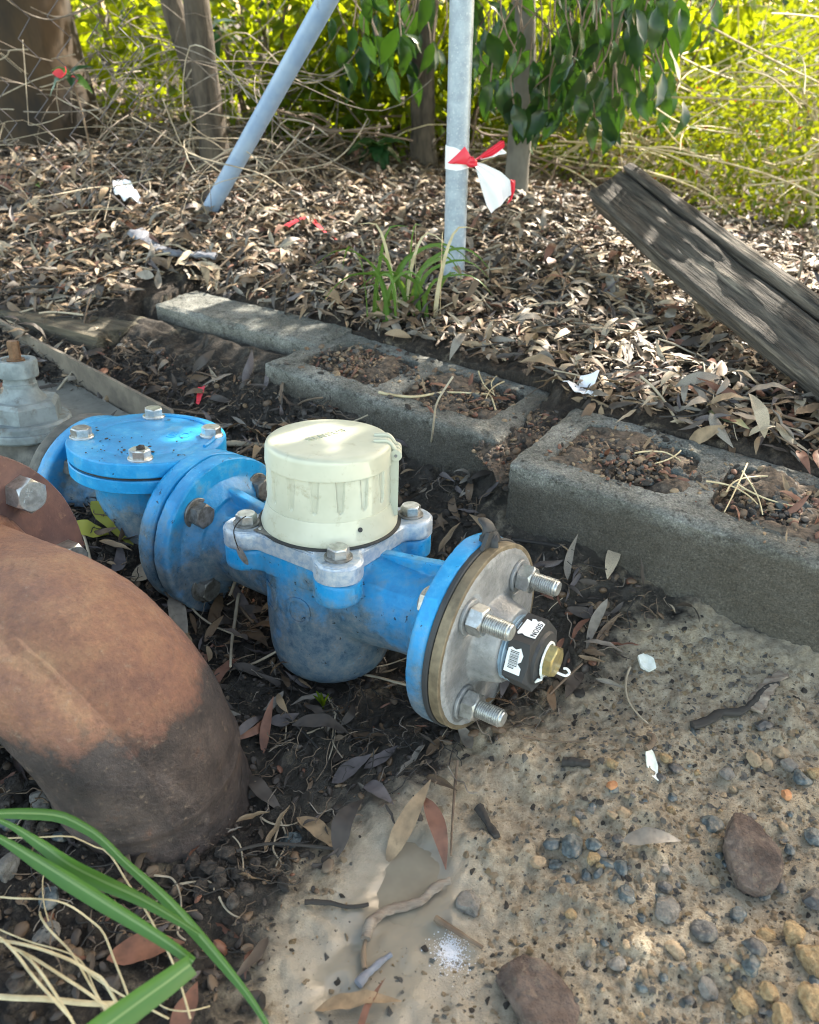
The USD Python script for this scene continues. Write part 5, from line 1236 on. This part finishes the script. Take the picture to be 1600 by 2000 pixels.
TONE = {"litter_brown": "brown", "litter_tan": "tan", "litter_grey": "grey", "litter_pale": "pale", "litter_red": "reddish", "litter_dark": "blackish", "litter_violet": "mauve grey", "stone_tan": "tan", "stone_grey": "grey", "stone_dark": "dark", "stone_blue": "blue grey", "stone_ochre": "ochre"}
def where_back(u, v):
    if v < 590 and u < 420:
        return "under the netting" if v < 470 else "behind the old timber" if u < 230 else "near the foot of the brace"
    if u < 700: return "behind the narrow solid block" if v > 540 else "between brace and fence post"
    if u < 860: return "left of the grass tuft" if u < 760 else "beside the grass tuft"
    if u < 1000: return "just right of the fence post" if v < 640 else "behind the middle block"
    if v < 600: return "in the open litter before the timber's raised end" if u < 1250 else "right under the leaning timber"
    if u < 1250: return "behind the joint of the two big blocks" if v > 700 else "in the open litter right of the post"
    return "between the timber and the nearest block" if v < 760 else "along the back rim of the nearest block"
def where_pit(u, v):
    if u < 560: return "between the rusty pipe and the inlet flange" if v < 1200 else "against the rusty pipe below the meter"
    if u < 800: return "under the meter bowl" if v < 1380 else "at the edge of the sand below the meter"
    return "between the meter and the nearest block" if v < 1120 else "right under the end flange" if u < 960 else "beside the plugged stub"
def where_sand(u, v):
    if v < 1520: return "on the upper sand below the stub" if u < 1300 else "near the dark crooked stick"
    if v < 1720: return "close to the blue stone cluster" if u < 1300 else "round the big brown rock"
    return "near the bottom rock" if u < 1250 else "by the ochre heap" if u > 1420 else "in the lower sand left of the ochre heap"
def leaf_words(mat, L, curl, place):
    return f"{'long' if L > .055 else 'short' if L < .042 else 'middling'} {TONE[mat]} {'curled' if abs(curl) > .24 else 'flat'} gum leaf {place}"
# stones one by one
def stone(u, v, w, mat, label, group=None, squash=.62, seed=0, sink=.3, cat_="stone", rough=.5):
    p = on(u, v); dpt = (p - EYEP) @ np.array([0, math.cos(PITCH), -math.sin(PITCH)]); rad = .5 * w * (.86 if w < 100 else 1) * dpt / FPX
    q = np.random.default_rng(int(u * 7 + v * 13 + seed))
    t_ = rubble(q, w > 60, rough)
    t_.apply_scale(rad * np.array([1.05, .72 + .25 * q.random(), squash])); t_.apply_transform(trimesh.transformations.rotation_matrix(q.random() * 6.28, [0, 0, 1]))
    return obj("stone", t_, mat, smooth=40, xf=mat4(np.eye(3), p + [0, 0, rad * (squash - sink) * .6]), label=label, cat=cat_, group=group)
stone(1452, 1682, 150, "rock_brown", "big purplish brown clod shaped rock at the right, half sunk in the sand", sink=.25, rough=.35, squash=.8)
stone(1046, 1960, 165, "rock_brown", "big brown rock cut by the bottom edge of the picture", sink=.45, rough=.35, squash=.7)
stone(916, 1770, 66, "stone_grey", "mud coated grey pebble lying in the wet mud beside the puddle", sink=.3)
stone(570, 1652, 62, "stone_blue", "round blue grey stone beside the foot of the rusty pipe")
stone(1118, 1655, 62, "stone_blue", "largest pale blue grey stone of the cluster below the end flange")
G_S = "blue grey gravel stones in the cluster on the sand"
for (u, v, w) in [(1078, 1650, 42), (1160, 1655, 40), (1085, 1693, 34), (1185, 1690, 42), (1215, 1700, 46), (1170, 1708, 36), (1145, 1712, 30), (1222, 1752, 44), (1110, 1722, 36)]:
    stone(u, v, w, "stone_blue", "small blue grey stone in the cluster on the sand below the end flange", G_S)
for (u, v, w, m, lab) in [(1160, 1678, 40, "stone_ochre", "cream and orange pebble in the middle of the blue stone cluster"), (1050, 1690, 40, "stone_tan", "tan pebble at the left end of the blue stone cluster"), (1390, 1615, 52, "stone_blue", "wet dark blue stone just left of the big brown rock"), (1375, 1820, 60, "stone_dark", "dark grey pebble below the big brown rock"), (1440, 1790, 44, "stone_blue", "teal grey pebble under the big brown rock, near ochre gravel"), (1300, 1780, 62, "stone_grey", "flat green grey stone bedded in sand left of the dark pebble"),
    (1565, 1525, 46, "stone_blue", "flat blue stone near the right edge, above the brown rock"), (1590, 1640, 52, "stone_blue", "blue grey stone at the right edge beside the brown rock"), (1592, 1760, 60, "stone_dark", "dark wet stone at the right edge below the blue ones"), (1490, 1420, 44, "stone_dark", "blue black stone under the dark stick on the right"), (1195, 1495, 32, "stone_ochre", "orange pebble in the sand right of the dark chip"), (1195, 1538, 32, "stone_orange", "small orange pebble below the first orange one"), (1300, 1485, 36, "stone_ochre", "yellow pebble near the white scrap in the sand"), (1318, 1505, 34, "stone_dark", "round dark pebble right of the white scrap"),
    (1320, 1860, 50, "stone_tan", "ochre tan pebble in the lower right sand"), (1472, 1850, 56, "stone_dark", "dark round pebble beside the yellow rocks"), (1465, 1890, 50, "stone_blue", "green black pebble below the dark round one"), (1380, 1935, 60, "stone_grey", "pale green grey stone in the lower right"), (1470, 1485, 46, "stone_tan", "brown angular stone in the sand, upper right"), (1535, 1555, 30, "stone_orange", "rust orange pebble above the brown rock")]:
    stone(u, v, w, m, lab)
G_O = "ochre rocks in the bottom right corner"
for (u, v, w, lab) in [(1550, 1830, 70, "bright yellow ochre rock at the right edge, upper one of the corner heap"), (1490, 1830, 55, "brown ochre rock left of the bright yellow one"), (1590, 1880, 85, "brown ochre rock half out of the right edge of the heap"), (1585, 1960, 80, "crumbly yellow rock at the bottom right corner"), (1450, 1960, 64, "yellow ochre rock near the bottom edge, left in the heap"), (1500, 1945, 52, "small ochre rock low in the corner heap"), (1525, 1990, 60, "dark veined ochre rock on the bottom edge")]:
    stone(u, v, w, "stone_ochre", lab, G_O)
G_C = "grey clods and stones left of the rusty pipe"
for q, (u, v, w) in enumerate([(85, 1565, 60), (30, 1540, 66), (20, 1610, 50), (60, 1620, 46), (15, 1700, 70), (20, 1670, 46), (120, 1510, 40), (40, 1480, 44), (95, 1830, 60), (50, 1880, 50), (100, 1760, 56), (30, 1930, 44), (150, 1720, 40), (10, 1570, 44), (120, 1640, 40), (190, 1760, 50)]):
    stone(u, v, w, ["stone_grey", "clod", "stone_blue", "clod"][q % 4], f"{['rough grey', 'dark earthy', 'bluish', 'dark earthy'][q % 4]} {'big' if w > 55 else 'small'} clod {'left of the rusty pipe foot' if v < 1660 else 'behind the green grass blades' if v < 1780 else 'among the dry stalks at lower left'}", G_C, squash=.75)
G_D = "dark earth clods at the foot of the rusty pipe"
for (u, v, w) in [(375, 1690, 52), (410, 1700, 44), (440, 1670, 46), (350, 1705, 40), (430, 1720, 50), (465, 1710, 42), (480, 1740, 40), (395, 1740, 46), (345, 1745, 36), (500, 1690, 36), (455, 1765, 40), (420, 1640, 46)]:
    stone(u, v, w, "clod", f"{'big' if w > 47 else 'middling' if w > 41 else 'small'} dark lump of earth {'left' if u < 400 else 'right' if u > 450 else 'middle'} at the foot of the rusty pipe", G_D, squash=.8, rough=.4)
G_P = "pebbles scattered over the right hand sand"
rr_ = np.random.default_rng(9)
for k in range(150):
    u, v = 1050 + 550 * rr_.random(), 1400 + 590 * rr_.random() ** .8
    if u + .35 * (v - 1400) < 1180: continue
    m_, w_ = ["stone_tan", "stone_grey", "stone_dark", "stone_blue", "stone_ochre", "stone_tan"][rr_.integers(6)], 12 + 30 * rr_.random() ** 3
    stone(u, v, w_, m_, f"{'tiny' if w_ < 16 else 'small' if w_ < 23 else 'larger'} {TONE[m_]} pebble lying loose {where_sand(u, v)}", G_P)
G_K = "dark blue gravel on the nearest block and behind it"
for (u, v) in [(1300, 866), (1330, 880), (1345, 862), (1240, 905), (1265, 940), (1330, 930), (1300, 925), (1280, 870), (1345, 935), (1440, 950), (1550, 975), (1560, 1000), (1575, 1030), (1540, 1008), (1590, 985)]:
    t_ = np.array([0.0, 0.0, 0.0]); fr_ = fray(u, v); n3 = R3 @ np.array([0, 0, 1.0]); tt_ = ((T3 - n3 * .006) - EYEP) @ n3 / (fr_ @ n3); p = EYEP + fr_ * tt_
    m = rubble(np.random.default_rng(u), False); m.apply_scale([.0085, .0065, .005])
    obj("stone", m, "stone_blue", smooth=30, xf=mat4(R.from_euler("z", u).as_matrix(), p), label="dark blue gravel stone lying in a hollow of the nearest block", cat="stone", group=G_K)

# fallen leaves one by one
def fallen(u, v, L, W, yaw, mat, label, group=None, curl=.15, tilt=.1, seed=0, lift=.008, base=None):
    q = np.random.default_rng(int(u * 3 + v * 5 + seed))
    p = on(u, v, lift) if base is None else base
    vv, ff = leaf(L, W, curl, .18, .1 * q.normal(), 10, q.random() * 6, .75)
    vv = vv - [L / 2, 0, 0]
    nn = normals(p[:1], p[1:2])[0] + q.normal(size=3) * tilt; d = np.array([math.cos(yaw), math.sin(yaw), 0])
    F = frames((d - nn * (d @ nn) / (nn @ nn))[None], (nn / np.linalg.norm(nn))[None])[0]
    return obj("fallen_leaf", tri(vv, ff), mat, smooth=True, xf=mat4(F, p), label=label, cat="leaf", group=group)
for a in [(222, 1036, .074, .030, -.62, "fallen_yellow", "yellow green pointed leaf in front of the strainer", .1), (178, 1046, .046, .022, .15, "fallen_yellow", "second dull yellow leaf tucked under the yellow green one", .1), (1418, 838, .062, .016, -1.0, "fallen_pale_green", "pale green fresh leaf behind the nearest block", .1), (800, 1618, .075, .016, 1.05, "litter_tan", "tan curled leaf slanting into the muddy puddle", .2), (850, 1640, .06, .014, -1.35, "litter_red", "dark reddish leaf standing at the right rim of the puddle", .3),
          (690, 1520, .042, .019, .45, "litter_violet", "broad mauve grey leaf pressed into the sand under the meter", .1), (745, 1490, .040, .011, .7, "litter_violet", "narrow mauve leaf above the broad one under the meter", .1), (685, 1625, .055, .018, 1.2, "litter_dark", "curled dark leaf left of the puddle", .4), (625, 1645, .055, .016, -.7, "litter_tan", "muddy tan leaf left of the curled dark leaf", .15), (740, 1560, .038, .014, -.8, "litter_violet", "folded grey leaf below the broad mauve leaf", .3), (700, 1975, .06, .012, 0.02, "litter_tan", "olive narrow leaf in the mud at the bottom edge", .05), (725, 1990, .05, .005, 1.2, "litter_red", "thin red leaf stalk in the mud at the bottom edge", .05),
          (290, 1875, .052, .021, .35, "litter_red", "brown leaf on dark soil behind the grass blades", .1), (365, 1985, .034, .015, 1.3, "litter_red", "small brown leaf at the bottom edge left of the mud", .1), (1225, 660, .06, .022, -.9, "litter_red", "broad brown leaf in the sunny spot behind the blocks", .4), (1310, 620, .05, .024, -.4, "fallen_yellow" if False else "litter_red", "curled orange brown leaf lying in sun before the timber", .5), (330, 1175, .075, .02, -.8, "litter_grey", "long grey leaf beside the inlet flange", .2), (350, 1230, .07, .02, -1.0, "litter_grey", "curved grey leaf between rusty pipe and meter", .4), (390, 1120, .05, .022, .1, "litter_brown", "brown curled leaf under the inlet flange", .5), (500, 1260, .06, .017, -.9, "litter_brown", "brown leaf at the foot of the meter bowl", .2),
          (300, 1130, .05, .02, .6, "litter_pale", "pale torn leaf under the blue inlet flange", .3), (1245, 905, .046, .013, .35, "litter_red", "red brown leaf lying in the hollow of the nearest block", .15), (1375, 870, .05, .018, .3, "litter_tan", "tan leaf tip at the back rim of the nearest block", .1), (245, 540, .09, .018, .1, "fallen_pale_green" if False else "litter_tan", "long olive leaf in the litter at the left", .1), (520, 1560, .05, .014, -.7, "litter_dark", "dark leaf beside the foot of the rusty pipe", .2), (1270, 1655, .045, .014, -.1, "litter_grey", "ribbed grey leaf right of the blue stone cluster", .15)]:
    fallen(*a[:7], curl=a[7])
G_L = "loose dry gum leaves lying on top of the litter"
G_M = "dark wet leaves round the meter"
rr_ = np.random.default_rng(31)
for k in range(150):
    u, v = rr_.uniform(420, 1590), rr_.uniform(470, 860)
    p = on(u, v)
    d, s = dist(*p[:2])
    if d < .21 or on_block(*p[:2]): continue
    m_, L_f, c_ = str(rr_.choice(names_[:5], p=[.2, .25, .28, .17, .10])), rr_.uniform(.032, .064), rr_.normal() * .25
    fallen(u, v, L_f, rr_.uniform(.009, .017), rr_.random() * 6.28, m_, leaf_words(m_, L_f, c_, where_back(u, v)), G_L, c_, .16, k, .010 + .014 * rr_.random())
for k in range(60):
    u, v = rr_.uniform(0, 420), rr_.uniform(420, 590)
    m_, L_f, c_ = str(rr_.choice(names_[:4])), rr_.uniform(.032, .064), rr_.normal() * .25
    fallen(u, v, L_f, rr_.uniform(.009, .017), rr_.random() * 6.28, m_, leaf_words(m_, L_f, c_, where_back(u, v)), "loose dry gum leaves at the upper left", c_, .22, k, .018 + .02 * rr_.random())
for k in range(80):
    u, v = rr_.choice([rr_.uniform(180, 560), rr_.uniform(820, 1180), rr_.uniform(420, 800)]), rr_.uniform(1000, 1480)
    p = on(u, v); d, s = dist(*p[:2])
    if d > -.02 or float(sand_at(p[:2])[0]) > .4: continue
    m_, L_f, c_ = str(rr_.choice(["litter_dark", "litter_brown", "litter_violet", "litter_grey", "litter_red"], p=[.34, .22, .18, .16, .10])), rr_.uniform(.028, .060), rr_.normal() * .3
    fallen(u, v, L_f, rr_.uniform(.008, .016), rr_.random() * 6.28, m_, leaf_words(m_, L_f + .005, c_, where_pit(u, v)), G_M, c_, .25, k, .006 + .01 * rr_.random())

# sticks, roots and scraps by place
def stick(px, rad, mat, label, cat_="stick", lift=.004, name="stick", sides=7, group=None, flat=1.0):
    c = curve([on(u, v, lift) for u, v in px], 26)
    c[:, 2] = np.maximum(c[:, 2], ground_z(c[:, 0], c[:, 1]) + lift * .5)
    c[:, 2] = np.convolve(np.pad(c[:, 2], 3, "edge"), np.ones(7) / 7, "valid")
    m = tube(c, np.linspace(rad, rad * .65, 26) * (1 + .5 * (meshkit.fbm(c * 90, 2, 3) - .5)), sides, flat)
    if rad > .003: m = jitter(m.subdivide(), rad * .35, 220, 4)
    o = np.array(c[0]); m.apply_translation(-o)
    return obj(name, m, mat, smooth=60, xf=mat4(np.eye(3), o), label=label, cat=cat_, group=group)
stick([(1350, 1425), (1385, 1412), (1410, 1400), (1440, 1396), (1470, 1378), (1495, 1350), (1520, 1340)], .0042, "twig_black", "dark crooked stick lying on the sand at the right")
stick([(1470, 1395), (1500, 1345), (1530, 1320)], .009, "bark_strip", "dark flat piece of bark under the crooked stick", "bark", flat=.3)
stick([(715, 1845), (730, 1805), (775, 1785), (820, 1770), (860, 1738), (880, 1728)], .0046, "bark_strip", "curled grey bark strip lying across the puddle outlet", "bark", lift=.006)
stick([(712, 1900), (710, 1870), (716, 1840)], .0022, "litter_red" if False else "twig_brown", "thin brown stem running down from the curled bark strip")
stick([(700, 1930), (740, 1890), (765, 1872)], .0032, "bark_grey_blue", "short dark grey stick in the mud below the curled bark strip")
stick([(850, 1800), (895, 1828), (942, 1858)], .0026, "twig_brown", "straight muddy twig right of the puddle outlet")
stick([(596, 1768), (640, 1770), (680, 1778), (720, 1775)], .0022, "twig_black", "dark crooked twig lying on mud left of the puddle")
stick([(1098, 1493), (1152, 1497)], .0052, "twig_black", "short thick dark chip on the sand below the stub")
stick([(935, 1585), (950, 1610), (970, 1640)], .0046, "twig_black", "short blackened stick left of the blue stone cluster")
stick([(893, 1505), (886, 1580), (880, 1690)], .0014, "twig_brown", "thin upright stem standing at the right of the puddle", lift=.012)
stick([(1230, 1310), (1225, 1370), (1265, 1420)], .0012, "twig_pale", "fine pale rootlet on the sand right of the stub")
stick([(1020, 1445), (1080, 1455), (1150, 1453)], .0011, "twig_brown", "fine brown rootlet lying on sand below the end flange")
stick([(1260, 1470), (1275, 1445), (1262, 1440)], .0034, "twig_brown", "upright brown bit of stem beside the white scrap")
stick([(1035, 925), (1090, 960), (1150, 990), (1185, 1020)], .0034, "twig_brown", "brown twig lying along the foot of the nearest block")
stick([(1035, 905), (1075, 930), (1120, 955)], .0028, "litter_red" if False else "twig_brown", "reddish twig below the front corner of the nearest block")
stick([(470, 1185), (460, 1260), (455, 1330)], .0021, "twig_pale", "straight pale twig at the left foot of the meter bowl", lift=.02)
stick([(480, 1120), (468, 1165), (455, 1205)], .0026, "twig_pale", "short pale stick behind the straight pale twig, by the meter", lift=.03)
stick([(357, 1150), (375, 1200), (420, 1240), (480, 1262)], .0015, "twig_pale", "thin white curved stem between rusty pipe and meter", lift=.012)
stick([(550, 1105), (640, 1095), (680, 1090)], .004, "twig_brown", "brown stick lying behind the cap below the middle block") if False else None
stick([(440, 872), (490, 874), (530, 882)], .0042, "twig_pale", "pale stick lying behind the strainer cover")
stick([(1030, 380), (1070, 365), (1130, 345)], .006, "twig_pale", "pale straight stick on sunlit ground left of the timber end")
stick([(270, 470), (300, 500), (345, 515), (425, 520)], .017, "bark_grey_blue", "thick curved blue grey piece of bark in the litter at the left", "bark", lift=.019, name="bark_piece", flat=.4)
stick([(345, 478), (400, 490), (450, 507)], .0075, "litter_brown" if False else "bark_strip", "brown strip of bark behind the blue grey piece", "bark", name="bark_piece", flat=.4)
G_R = "fine pale roots hanging out of the soil by the rusty pipe"
for px in ([(510, 1605), (560, 1620), (590, 1610)], [(260, 1715), (330, 1722), (355, 1760), (350, 1800)], [(340, 1740), (400, 1730), (420, 1745)], [(545, 1625), (535, 1660), (550, 1690)], [(548, 1610), (560, 1650), (540, 1700)], [(430, 1760), (450, 1790), (470, 1800)], [(640, 1370), (655, 1440), (640, 1500)], [(660, 1390), (650, 1450), (670, 1490)], [(555, 1380), (560, 1420), (558, 1450)], [(360, 1800), (350, 1830), (365, 1845)], [(600, 1440), (650, 1425), (700, 1400)], [(680, 1320), (740, 1310), (800, 1290)]):
    stick(px, .0010, "twig_pale", "fine pale root straggling over the dark soil near the rusty pipe", "root", .005, "root", 5, G_R)
# root tuft in the hollow of the middle block
def onblk(u, v, T, Rb, h=.0):
    n3 = Rb @ np.array([0, 0, 1.0]); fr_ = fray(u, v); return EYEP + fr_ * (((T + n3 * h) - EYEP) @ n3 / (fr_ @ n3))
def blkstick(px, T, Rb, rad, mat, label, cat_="root", h=.002, group=None):
    c = curve([onblk(u, v, T, Rb, h) for u, v in px], 20); o = c[0].copy()
    obj("root", tube(c - o, np.linspace(rad, rad * .6, 20), 6), mat, smooth=60, xf=mat4(np.eye(3), o), label=label, cat=cat_, group=group)
blkstick([(740, 766), (800, 775), (880, 766), (955, 770), (968, 800)], T2, R2, .0019, "straw", "long pale root lying across the middle block")
G_T = "tuft of pale roots on the blocks"
for px, T, Rb in ([(935, 725), (945, 750), (965, 770)], T2, R2), ([(985, 745), (960, 760), (950, 778)], T2, R2), ([(970, 735), (960, 752), (966, 772)], T2, R2), ([(1240, 885), (1290, 882), (1330, 900)], T3, R3), ([(1330, 880), (1310, 895), (1280, 905)], T3, R3), ([(1460, 905), (1440, 950), (1415, 1000)], T3, R3), ([(1420, 960), (1450, 935), (1500, 930)], T3, R3), ([(1440, 945), (1500, 975), (1560, 990)], T3, R3), ([(1380, 940), (1430, 950), (1480, 985)], T3, R3), ([(1450, 920), (1470, 950), (1490, 1005)], T3, R3):
    blkstick(px, T, Rb, .0011, "straw", "pale dry root standing in a tuft on the hollow blocks", h=.006, group=G_T)
obj("dry_stem", tube(curve([at(842, 868, .09), at(850, 800, .16), at(885, 735, .20)] , 14), .0013, 5), "twig_pale", smooth=60, label="thin bent dry stem rising in front of the middle block", cat="stem")

def scrap(u, v, pts, mat, label, cat_, thick=.004, lift=.008, seed=1, name="scrap", bumpy=.008):
    p = on(u, v, lift); dpt = (p - EYEP) @ np.array([0, math.cos(PITCH), -math.sin(PITCH)]); k = dpt / FPX
    pl_ = Polygon([(a * k, -b * k * 1.6) for a, b in pts]).buffer(0)
    m = trimesh.creation.extrude_polygon(pl_, thick, engine="earcut").subdivide_to_size(.005); m.merge_vertices()
    v_ = np.array(m.vertices); v_[:, 2] += (meshkit.fbm(np.c_[v_[:, :2] * 45, v_[:, 0] * 0], 3, seed) - .5) * bumpy * 2
    obj(name, tri(v_, m.faces), mat, smooth=45, xf=mat4(R.from_euler("x", .25).as_matrix(), p), label=label, cat=cat_)
scrap(1135, 772, [(-35, -14), (-5, -4), (0, -18), (36, -18), (22, 0), (34, 22), (4, 14), (-18, 12)], "white_plastic", "torn white plastic scrap at the joint of the two nearest blocks", "plastic scrap", .0015, .014, 3, "plastic_scrap", .014)
scrap(252, 402, [(-38, -28), (0, -22), (40, 20), (34, 30), (5, 24), (-20, 8)], "white_plastic", "white torn sheet lying in the litter below the netting", "plastic scrap", .002, .03, 5, "plastic_scrap", .016)
scrap(1263, 1298, [(-16, -8), (0, -14), (14, -4), (15, 8), (-2, 13), (-14, 6)], "shell_white", "broken white piece on the sand right of the stub", "scrap", .004, .002, 6, "white_chip")
scrap(1276, 1500, [(-10, -18), (4, -22), (8, 0), (2, 20), (-8, 14), (-14, 0)], "shell_white", "white crumpled scrap in the sand right of the dark chip", "scrap", .003, .002, 7, "white_chip")
scrap(392, 790, [(-6, -14), (8, -16), (4, 0), (2, 14), (-5, 10)], "tape_red", "short end of red ribbon sticking up behind the strainer cover", "ribbon", .001, .014, 8, "red_ribbon")
rb_ = curve([on(560, 462, .02), on(600, 456, .03), on(640, 478, .022), on(668, 492, .016)], 24)
obj("red_ribbon", ribbon(rb_ - rb_[0], .012, (0, -.5, 1), 0, .8), "tape_red", smooth=True, xf=mat4(np.eye(3), rb_[0]), label="faded red ribbon lying in the litter left of the fence post", cat="ribbon")
# foam scum on the mud
fo = on(880, 1862, .0004); fm_ = []
r = np.random.default_rng(4)
for k in range(1500):
    q = r.normal(size=2) * [.0075, .0085] * (.35 + .65 * r.random()); s_ = .00018 + .0005 * r.random() ** 2
    b_ = trimesh.creation.icosphere(0, s_); b_.apply_translation([q[0], q[1], float(ground_z(fo[0] + q[0], fo[1] + q[1])) - fo[2] + s_ * .2]); fm_.append(b_)
obj("foam", cat(fm_), "foam", smooth=True, xf=mat4(np.eye(3), fo), label="small patch of bluish white foam on the mud at the bottom", cat="foam", kind="stuff")

# ------------------------------------------------------------------ grass
gt = on(785, 618)
tuft = thing("grass_tuft", "green grass tuft growing at the foot of the fence post", "grass", gt)
r = np.random.default_rng(12)
for k in range(30):
    a = r.random() * 6.28; L = .07 + .13 * r.random(); lean = .25 + 1.0 * r.random()
    s_ = np.array([r.normal() * .03, r.normal() * .014, -.005]); d = np.array([math.cos(a), .6 * math.sin(a), 0])
    c = curve([s_, s_ + [0, 0, L * .45] + d * L * .15 * lean, s_ + [0, 0, L * (.85 - .3 * lean)] + d * L * .5 * lean, s_ + [0, 0, L * (.95 - .62 * lean)] + d * L * .85 * lean], 12)
    obj("blade", ribbon(c, .0068 * (1 - np.linspace(0, 1, 12) ** 2.2) + .0004, (d[1], -d[0], .8), .15, .4 * r.normal()), "grass_pale" if k % 6 else "straw", tuft, smooth=True)
G_ = thing("grass_clump", "long green grass blades arching in from the left edge, in front", "grass", at(-120, 1640, .05))
go = at(-120, 1640, .05)
def blade(px, zs, w, mat="grass_green", parent=None, o=None, up=(0, -.75, .65), name="blade"):
    p = curve([at(u, v, z) for (u, v), z in zip(px, zs)], 34)
    ww = np.interp(np.linspace(0, 1, 34), np.linspace(0, 1, len(w)), w)
    bl_ = obj(name, ribbon(p - o, ww, up, .26), mat, parent, smooth=True)
    uv_ = np.asarray(up, float) / np.linalg.norm(up)
    obj("midrib", ribbon(p - o + uv_ * .0005, np.minimum(ww * .16, .0014), up), "midrib", bl_, smooth=True)
blade([(-40, 1592), (40, 1588), (110, 1592), (170, 1618), (250, 1688), (330, 1760), (395, 1832), (450, 1898), (490, 1950), (530, 2015)], np.linspace(.10, .05, 10), [.005, .008, .008, .0065, .006, .0072, .0082, .0072, .005, .003], parent=G_, o=go)
blade([(-40, 1585), (10, 1606), (80, 1648), (140, 1690), (200, 1720), (270, 1752), (330, 1786), (390, 1825)], np.linspace(.13, .08, 8), [.0025, .004, .0075, .0098, .0098, .008, .006, .003], parent=G_, o=go)
blade([(-40, 1618), (10, 1642), (60, 1672), (140, 1722), (220, 1772), (300, 1822), (350, 1856), (378, 1878)], np.linspace(.12, .09, 8), [.003, .006, .009, .0108, .0105, .009, .0075, .006], parent=G_, o=go)
blade([(372, 1884), (330, 1915), (270, 1958), (200, 2010), (150, 2050)], np.linspace(.09, .10, 5), [.012, .014, .015, .016, .016], parent=G_, o=go)
st_o = at(-60, 1850, .03)
straws = thing("dry_grass", "pale dry grass stalks crossing the bottom left corner", "dry grass", st_o)
for px, z, w in [([(-30, 1640), (60, 1636), (140, 1634), (190, 1655), (250, 1725), (310, 1825), (345, 1900), (372, 1990)], .055, .0024), ([(-30, 1748), (50, 1755), (112, 1760), (190, 1808), (225, 1880), (262, 1985)], .05, .0026), ([(-30, 1838), (60, 1848), (130, 1872), (190, 1905), (220, 1945), (236, 1985)], .06, .0038), ([(-30, 1815), (20, 1850), (80, 1925), (140, 1990)], .06, .0032), ([(78, 1782), (90, 1808), (140, 1862), (180, 1930), (215, 1990)], .05, .0026), ([(20, 1850), (80, 1880), (150, 1925), (220, 1975)], .055, .0034), ([(40, 1860), (80, 1900), (120, 1960), (150, 2010)], .06, .003), ([(-30, 1945), (60, 1950), (150, 1958), (260, 1960)], .035, .007), ([(-30, 1800), (60, 1840), (150, 1870), (200, 1960), (240, 2000)], .045, .0018), ([(90, 1700), (85, 1760), (95, 1800)], .05, .0015), ([(160, 1890), (280, 1965), (330, 1990)], .04, .0022), ([(300, 1950), (360, 1975), (410, 1965)], .02, .0018)]:
    p = curve([at(u, v, z + .012 * math.sin(k * 1.3)) for k, (u, v) in enumerate(px)], 30)
    obj("stalk", tube(p - st_o, np.full(30, w * .27), 6, .8), "straw", straws, smooth=60)
sd_o = on(632, 1385)
sdl = thing("seedling", "tiny bright green seedling on the dark soil under the meter", "seedling", sd_o)
for k in range(7):
    a = k * 2.4; c = curve([[0, 0, 0], [.004 * math.cos(a), .004 * math.sin(a), .010 + .003 * (k % 3)], [.009 * math.cos(a), .007 * math.sin(a), .016 + .004 * (k % 3)]], 8)
    obj("shoot", ribbon(c, [.001, .0012, .0016, .002, .0026, .003, .0024, .0008], (-math.sin(a) * .2, math.cos(a) * .2, 1)), "leaf_yellow_green", sdl, smooth=True)
